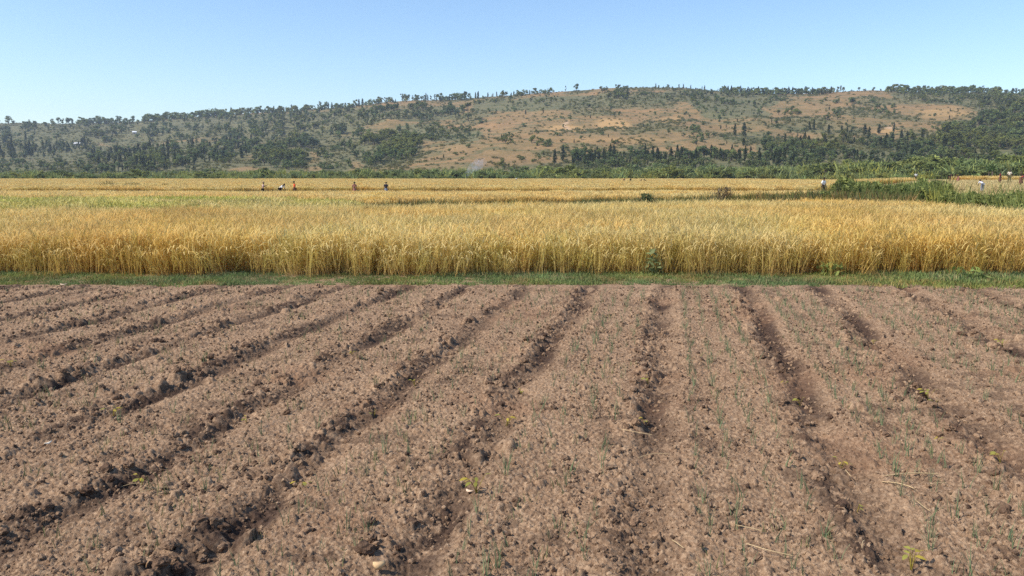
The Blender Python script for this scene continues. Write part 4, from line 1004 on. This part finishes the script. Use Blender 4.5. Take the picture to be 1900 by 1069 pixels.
def person_meshes(pose, top, bottom, skirt, hat=False):
    """front is -Y. pose: stand / bend / crouch / reach"""
    bend = {'stand': 0.06, 'bend': 0.95, 'crouch': 0.45, 'reach': 0.12}[pose]; low = pose == 'crouch'
    hipz = 0.45 if low else 0.93
    piv = Vector((0, 0.10 if bend > .5 else 0, hipz)); Rm = Matrix.Rotation(bend, 4, 'X')
    def up(x, y, z): return piv + Rm @ Vector((x, y, z - 0.93))
    J = {}
    J['pelvis'] = piv; J['spine'] = up(0, 0, 1.12); J['chest'] = up(0, 0, 1.30); J['neck'] = up(0, 0.0, 1.44); J['nape'] = up(0, -0.015, 1.50)
    J['head'] = up(0, -0.03, 1.58); J['crown'] = up(0, -0.02, 1.655)
    for s, k in ((1, 'l'), (-1, 'r')):
        J['sh' + k] = up(s * 0.165, 0, 1.385)
        sh = J['sh' + k]
        if pose == 'stand': el = sh + Vector((s * 0.06, 0.02, -0.27)); wr = el + Vector((s * 0.01, -0.09, -0.23))
        elif pose == 'reach': el = sh + Vector((s * 0.17, -0.06, -0.20)); wr = el + Vector((-s * 0.04, -0.20, 0.10 if s > 0 else -0.05))
        else: el = sh + Vector((s * 0.05, -0.06, -0.26)); wr = el + Vector((-s * 0.04, -0.13, -0.19))
        J['el' + k] = el; J['wr' + k] = wr; J['ha' + k] = wr + (wr - el).normalized() * 0.07
        J['hip' + k] = piv + Vector((s * 0.09, 0, -0.05))
        if low: kn = piv + Vector((s * 0.14, -0.40, 0.06)); an = Vector((s * 0.13, -0.20 + piv.y, 0.08))
        else: kn = Vector((s * 0.10, piv.y - 0.05, 0.49)); an = Vector((s * 0.11, piv.y * 0.5 + 0.02, 0.08))
        J['kn' + k] = kn; J['an' + k] = an; J['toe' + k] = an + Vector((s * 0.02, -0.15, -0.05))
    R = dict(pelvis=(.135, .105), spine=(.12, .09), chest=(.145, .105), neck=.058, nape=.06, head=(.078, .095), crown=(.062, .075))
    for k in 'lr': R.update({'sh' + k: .062, 'el' + k: .042, 'wr' + k: .029, 'ha' + k: (.036, .02), 'hip' + k: .088, 'kn' + k: .06, 'an' + k: .038, 'toe' + k: .032})
    E_ = [('pelvis', 'spine'), ('spine', 'chest'), ('chest', 'neck'), ('neck', 'nape'), ('nape', 'head'), ('head', 'crown')]
    for k in 'lr': E_ += [('chest', 'sh' + k), ('sh' + k, 'el' + k), ('el' + k, 'wr' + k), ('wr' + k, 'ha' + k), ('pelvis', 'hip' + k), ('hip' + k, 'kn' + k), ('kn' + k, 'an' + k), ('an' + k, 'toe' + k)]
    def sk(names, edges, grow, m, nm, extra=None):
        ix = {n: i for i, n in enumerate(names)}
        rr = [tuple(np.array(R[n]) * np.ones(2) + grow) for n in names]
        return skin_mesh(nm, [J[n] for n in names], rr, [(ix[a], ix[b]) for a, b in edges if a in ix and b in ix], 0, m, extra)
    def hands_face(bm):
        for s, k in ((1, 'l'), (-1, 'r')):
            w, h = J['wr' + k], J['ha' + k]; d = (h - w).normalized(); sd_ = d.cross(Vector((0, 1, 0.2))).normalized(); cu = d.cross(sd_).normalized()
            for q, ln in enumerate((.062, .075, .07, .055)):
                b0 = h + sd_ * (q - 1.5) * .019; b1 = b0 + d * ln * .55 + cu * .008; b2 = b1 + d * ln * .4 + cu * .024
                bm_tube(bm, [b0 - d * .02, b1, b2], [.0095, .0085, .006])
            t0 = w + d * .02 + sd_ * .03; bm_tube(bm, [t0, t0 + d * .035 + sd_ * .022, t0 + d * .065 + sd_ * .026], [.011, .0095, .007])
        bm_tube(bm, [up(0, -.11, 1.60), up(0, -.135, 1.565), up(0, -.115, 1.555)], [.008, .015, .011])           # nose
        for s in (1, -1): bm_tube(bm, [up(s * .082, -.02, 1.545), up(s * .092, -.005, 1.575), up(s * .084, -.01, 1.60)], [.012, .016, .010])  # ears
    names = list(R.keys())
    parts = [('body', sk(names, E_, 0, SKIN, 'body', hands_face))]
    parts.append(('shirt', sk(['chest', 'pelvis', 'spine', 'shl', 'shr', 'ell', 'elr'],
                              [('pelvis', 'spine'), ('spine', 'chest'), ('chest', 'shl'), ('chest', 'shr'), ('shl', 'ell'), ('shr', 'elr')], 0.018, top, 'shirt')))
    if skirt:
        acc = Acc(); c = J['pelvis']; rings = []
        bot = Vector((0, piv.y * .6, 0.28 if not low else 0.12))
        for t in np.linspace(0, 1, 7):
            p = c.lerp(bot, t) + Vector((0, -0.12 * math.sin(t * 2.2) if low else 0, 0.06 * (1 - t))); rx = .165 + .07 * t; ry = .135 + .09 * t
            a = np.arange(18) * 2 * math.pi / 18; rr = 1 + 0.06 * t * np.sin(a * 6)
            rings.append(np.stack([p.x + rx * rr * np.cos(a), p.y + ry * rr * np.sin(a), np.full(18, p.z)], -1))
        f = [[i * 18 + j, i * 18 + (j + 1) % 18, (i + 1) * 18 + (j + 1) % 18, (i + 1) * 18 + j] for i in range(6) for j in range(18)]
        acc.add(np.concatenate(rings), f, (1, 1, 1)); parts.append(('skirt', acc.mesh('skirt', [bottom], True)))
    else:
        parts.append(('trousers', sk(['pelvis', 'hipl', 'hipr', 'knl', 'knr', 'anl', 'anr'],
                                     [('pelvis', 'hipl'), ('pelvis', 'hipr'), ('hipl', 'knl'), ('hipr', 'knr'), ('knl', 'anl'), ('knr', 'anr')], 0.016, bottom, 'trousers')))
    # hair cap (or straw hat), eyes, mouth
    bm = bmesh.new(); bmesh.ops.create_icosphere(bm, subdivisions=3, radius=1)
    bmesh.ops.delete(bm, geom=[v for v in bm.verts if v.co.z < -0.25 or (v.co.y < -0.45 and v.co.z < 0.35)], context='VERTS')
    for v in bm.verts:
        q = v.co; v.co = up(q.x * .098, -.02 + q.y * .112, 1.585 + q.z * .112)
    me = bpy.data.meshes.new('hair'); bm.to_mesh(me); bm.free(); me.materials.append(HAIR)
    for p in me.polygons: p.use_smooth = True
    parts.append(('hair', me))
    for s in (1, -1):
        bm = bmesh.new(); bmesh.ops.create_uvsphere(bm, u_segments=8, v_segments=6, radius=.011)
        bmesh.ops.translate(bm, verts=bm.verts, vec=up(s * .033, -.112, 1.60)); me = bpy.data.meshes.new('eye'); bm.to_mesh(me); bm.free(); me.materials.append(EYE); parts.append(('eye', me))
    bm = bmesh.new(); bmesh.ops.create_uvsphere(bm, u_segments=8, v_segments=6, radius=1)
    for v in bm.verts: v.co = up(v.co.x * .024, -.112 + v.co.y * .012, 1.525 + v.co.z * .008)
    me = bpy.data.meshes.new('mouth'); bm.to_mesh(me); bm.free(); me.materials.append(LIP); parts.append(('mouth', me))
    if hat:
        acc = Acc(); pr = [(.0, .10), (.07, .095), (.10, .03), (.105, .0), (.20, -.02)]; n = 18; a = np.arange(n) * 2 * math.pi / n; V = []
        for r, z in pr:
            for q in a: V.append(up(r * math.cos(q), -.02 + r * math.sin(q), 1.64 + z))
        acc.add(V, [[i * n + j, i * n + (j + 1) % n, (i + 1) * n + (j + 1) % n, (i + 1) * n + j] for i in range(4) for j in range(n)], (1, 1, 1))
        parts.append(('hat', acc.mesh('hat', [cloth('hat', (0.30, 0.20, 0.12))], True)))
    return parts
_pm = {}
def person(px, Y, head_py, face, pose, top, bottom, skirt, label, group=None, hat=False, hscale=None):
    key = (pose, top, bottom, skirt, hat)
    if key not in _pm: _pm[key] = person_meshes(pose, cloth(*top), cloth(*bottom), skirt, hat)
    x = float(px_s(px)) * Y; z = float(gz(x, Y)); natural = {'stand': 1.68, 'bend': 1.42, 'crouch': 1.08, 'reach': 1.67}[pose]
    want = CAM_H + Y * float(te_of(head_py)) - z
    sc = float(np.clip(want / natural, 0.86, 1.10)) if hscale is None else hscale
    o = link('person', None, None, (x, Y, z), math.radians(face), sc)
    for nm, me in _pm[key]: link(nm, me, o)
    return tag(o, label, 'person', group)
WHITE = ('white', (0.75, 0.74, 0.72)); PINKW = ('pale_pink', (0.62, 0.42, 0.38)); ORANGE = ('orange_red', (0.62, 0.085, 0.03)); NAVY = ('navy', (0.012, 0.012, 0.028))
ROSE = ('dusty_rose', (0.30, 0.13, 0.10)); BLACK = ('black', (0.014, 0.012, 0.012)); GREY = ('blue_grey', (0.20, 0.22, 0.27)); RED = ('dark_red', (0.30, 0.05, 0.045)); OLIVE = ('olive', (0.12, 0.11, 0.05))
LAV = ('lavender_white', (0.62, 0.62, 0.68)); CREAM = ('cream', (0.66, 0.58, 0.45)); BLUE = ('dark_blue', (0.03, 0.04, 0.11)); BROWN = ('brown', (0.13, 0.065, 0.04))
person(491, 74, 339, 100, 'reach', PINKW, BLACK, False, 'person in a pale pink shirt and hat with one arm bent outwards', None, True)
person(524, 74, 340, 70, 'bend', WHITE, BLACK, False, 'person in a white shirt and black trousers bending forward in the rice')
person(550, 74, 336, -60, 'stand', ORANGE, BROWN, False, 'person in an orange red shirt standing beside a cut rice bundle')
person(660, 76, 338, 190, 'stand', ROSE, ROSE, True, 'person in a dusty pink dress standing in the rice')
person(718, 76, 338, 170, 'stand', NAVY, GREY, True, 'person in a dark navy top and grey skirt standing in the rice')
person(1523, 76, 325, 30, 'stand', WHITE, OLIVE, False, 'person in a white shirt beside the left end of the reed bank')
person(1815, 76, 336, 180, 'bend', LAV, GREY, False, 'person in a whitish shirt bending behind the right weeds')
person(1847, 105, 324, 40, 'stand', RED, BROWN, True, 'person in a dull red top left of the cream shirted person')
person(1864, 104, 315, -20, 'stand', CREAM, OLIVE, False, 'person in a cream shirt standing tallest on the cut right field')
person(1887, 94, 322, 60, 'bend', RED, BROWN, True, 'person in dark red clothes bending at the right edge')
person(1896, 95, 325, -90, 'bend', BLUE, BLUE, False, 'person in dark blue clothes bending at the very right edge')
person(1885, 150, 310, 0, 'stand', OLIVE, BLACK, False, 'dark distant person standing behind the red clothed one at right')
person(1156, 205, 332, 20, 'stand', RED, BLACK, True, 'far person in a dull red top left end of the distant group')
person(1168, 205, 330, 200, 'stand', BLACK, BLACK, False, 'far person in black standing second in the distant group')
person(1186, 206, 333, 60, 'bend', BROWN, BLACK, False, 'far person in brown bending third in the distant group')
person(1195, 206, 333, -60, 'bend', BLACK, BROWN, False, 'far dark person bending at the right end of the distant group')
person(958, 240, 329, 0, 'stand', WHITE, BROWN, False, 'far lone person in white at the far edge of the rice', None)
person(1692, 150, 320, 0, 'stand', WHITE, OLIVE, False, 'far person in white in front of the green growth at right')
person(1755, 112, 329, 120, 'bend', BLACK, BROWN, False, 'dark clothed person bending over the cut field at right')
person(1769, 112, 330, -100, 'bend', BROWN, ROSE, True, 'brown clothed person bending over the cut field at right')

# cut rice bundles and heaps
def sheaf(name, px, Y, L, r, label, n=260, heap=False):
    acc = Acc(); a = RNG.uniform(0, 6.28, n); q = r * np.sqrt(RNG.random(n))
    if heap:
        z = np.maximum(0.02, r * 0.55 * (1 - (q / r) ** 2)) * RNG.uniform(0.3, 1, n); base = np.stack([q * np.cos(a) * L / r, q * np.sin(a), z], -1)
        strips(acc, base, RNG.uniform(0, 6.28, n), RNG.uniform(.3, .6, n), np.full(n, .03), RNG.uniform(.75, .97, n), lerp_cols(n, (.40, .29, .12), (.55, .42, .20)), lerp_cols(n, (.5, .36, .15), (.62, .48, .24)), 2, .4)
    else:
        base = np.stack([q * np.cos(a) * .5, q * np.sin(a) * .5, np.zeros(n)], -1)
        strips(acc, base, a, L * RNG.uniform(.7, 1.05, n), np.full(n, .03), RNG.uniform(.3, .8, n), lerp_cols(n, (.5, .36, .1), (.6, .45, .15)), lerp_cols(n, (.62, .5, .16), (.72, .6, .22)), 3, .4)
    x = float(px_s(px)) * Y
    return tag(link(name, acc.mesh(name, [M_STRAW]), None, (x, Y, float(gz(x, Y))), random.uniform(0, .4)), label, 'straw heap' if heap else 'rice bundle')
sheaf('rice_bundle', 540, 72, 0.75, 0.5, 'pale yellow bundle of cut rice beside the orange shirted person')
sheaf('straw_heap', 1848, 72, 1.9, 1.1, 'wide tan straw heap behind the right weeds', 900, True)
sheaf('straw_heap', 1770, 78, 1.2, 0.7, 'smaller tan straw heap right of the reed bank', 500, True)
sheaf('straw_heap', 1895, 80, 1.0, 0.6, 'tan straw heap at the right edge of the cut field', 400, True)
def stubble():
    X, Y = grid_points(28, 110, 58, 150, 1.1, .5, 71); s = X / Y; rg = np.random.default_rng(72)
    k = (s > np.interp(Y, [58, 90, 150], [0.44, 0.47, 0.5])) & (s < 0.75) & ~((s > .56) & (Y > 127)); X, Y = X[k], Y[k]; n = len(X)
    T = []
    for q in range(3):
        acc = Acc(); m = 60; base = np.stack([RNG.uniform(-.6, .6, m), RNG.uniform(-.6, .6, m), np.zeros(m)], -1)
        strips(acc, base, RNG.uniform(0, 6.28, m), RNG.uniform(.12, .28, m), np.full(m, .05), RNG.uniform(.1, .9, m), lerp_cols(m, (.34, .26, .10), (.48, .37, .17)), lerp_cols(m, (.5, .39, .17), (.62, .5, .26)), 2, .4); T.append(acc.mesh('stubble_patch', [M_STRAW]))
    o = scatter('rice_stubble', np.stack([X, Y, gz(X, Y)], -1), np.stack([0 * X, 0 * X, rg.uniform(0, 6.28, n)], -1), rg.uniform(.7, 1.3, n), rg.integers(0, 3, n), T)
    tag(o, 'pale cut rice stubble on the harvested field at right', 'stubble', kind='stuff')
stubble()

# ------------------------------------------------------------------ two small houses on the left slope
M_WALL = mat_plain('pale_plaster', (0.55, 0.48, 0.40), 0.9, 0.1, 2); M_TIN = mat_plain('tin_roof', (0.78, 0.80, 0.82), 0.45, 0.06, 3); M_DOOR = mat_plain('dark_wood', (0.08, 0.05, 0.035), 0.8, 0.2, 4)
def house(px, py, w, label):
    x, y, z = hill_hit(px, py); d = w * 0.7; h = 2.7; o = link('house', None, None, (x, y, z), 0.25)
    def prism(name, V, F_, m):
        me = bpy.data.meshes.new(name); me.from_pydata(V, [], F_); me.update(); me.materials.append(m); return link(name, me, o)
    a, b = w / 2, d / 2
    prism('wall', [(-a, -b, -2), (a, -b, -2), (a, b, -2), (-a, b, -2), (-a, -b, h), (a, -b, h), (a, b, h), (-a, b, h), (-a, 0, h + 1.1), (a, 0, h + 1.1)],
          [(0, 1, 5, 4), (1, 2, 6, 9, 5), (2, 3, 7, 6), (3, 0, 4, 8, 7), (4, 5, 9, 8), (6, 7, 8, 9)], M_WALL)
    e = 0.5; t = 0.08
    prism('roof', [(-a - e, -b - e, h - .42), (a + e, -b - e, h - .42), (a + e, 0, h + 1.2), (-a - e, 0, h + 1.2), (a + e, b + e, h - .42), (-a - e, b + e, h - .42),
                   (-a - e, -b - e, h - .42 + t), (a + e, -b - e, h - .42 + t), (a + e, 0, h + 1.2 + t), (-a - e, 0, h + 1.2 + t), (a + e, b + e, h - .42 + t), (-a - e, b + e, h - .42 + t)],
          [(0, 3, 2, 1), (3, 5, 4, 2), (6, 7, 8, 9), (9, 8, 10, 11), (0, 1, 7, 6), (4, 5, 11, 10), (1, 2, 8, 7), (2, 4, 10, 8), (3, 0, 6, 9), (5, 3, 9, 11)], M_TIN)
    def panel(name, cx, z0, pw, ph):
        prism(name, [(cx - pw / 2, -b - .05, z0), (cx + pw / 2, -b - .05, z0), (cx + pw / 2, -b - .05, z0 + ph), (cx - pw / 2, -b - .05, z0 + ph), (cx - pw / 2, -b + .02, z0), (cx + pw / 2, -b + .02, z0), (cx + pw / 2, -b + .02, z0 + ph), (cx - pw / 2, -b + .02, z0 + ph)],
              [(0, 1, 2, 3), (0, 4, 5, 1), (1, 5, 6, 2), (2, 6, 7, 3), (3, 7, 4, 0)], M_DOOR)
    panel('door', 0, 0, 1.0, 2.0); panel('window', -a * .55, 1.0, .9, .9); panel('window', a * .55, 1.0, .9, .9)
    return tag(o, label, 'house')
house(158, 272, 9.5, 'larger white roofed house among trees on the left slope')
house(262, 251, 5.0, 'smaller white roofed hut higher on the left slope')

# ------------------------------------------------------------------ thin smoke and the hazy air
def volume_mat(name, color, dens, noisy=None):
    m, t = mat(name); out = nd(t, 'ShaderNodeOutputMaterial'); v = nd(t, 'ShaderNodeVolumePrincipled')
    v.inputs['Color'].default_value = (*color, 1); v.inputs['Density'].default_value = dens; v.inputs['Anisotropy'].default_value = 0.1
    if noisy:
        c = nd(t, 'ShaderNodeTexCoord').outputs['Object']; n = noise_node(t, c, noisy, 3)
        t.links.new(math_node(t, 'MULTIPLY', ramp(t, n, [(0.42, (0, 0, 0)), (0.7, (1, 1, 1))]), dens), v.inputs['Density'])
    t.links.new(v.outputs[0], out.inputs['Volume']); return m
def build_smoke():
    acc = Acc(); pts = [(0, 0, 0), (0.4, 0, 1.6), (1.8, 0, 3.4), (4.5, 0, 5.2), (7.5, 0, 6.4)]
    tube(acc, pts, [0.5, 1.1, 1.7, 2.2, 1.0], (1, 1, 1), 12)
    me = acc.mesh('smoke', [volume_mat('thin_smoke', (0.85, 0.88, 0.92), 0.36, 0.95)], True)
    x, y, z = float(px_s(866)) * 294, 294.0, 0.9
    return tag(link('smoke', me, None, (x, y, z)), 'thin bluish smoke drifting up from the foot of the slope', 'smoke', kind='stuff')
build_smoke()
def build_haze():
    bm = bmesh.new(); bmesh.ops.create_cube(bm, size=1.0)
    for v in bm.verts: v.co = Vector((v.co.x * 5200, v.co.y * 5200, -40 if v.co.z < 0 else 215))
    me = bpy.data.meshes.new('haze'); bm.to_mesh(me); bm.free(); me.materials.append(volume_mat('haze_air', (0.72, 0.84, 1.0), HAZE))
    return tag(link('haze', me), kind='stuff')
HAZE = 0.00013
build_haze()
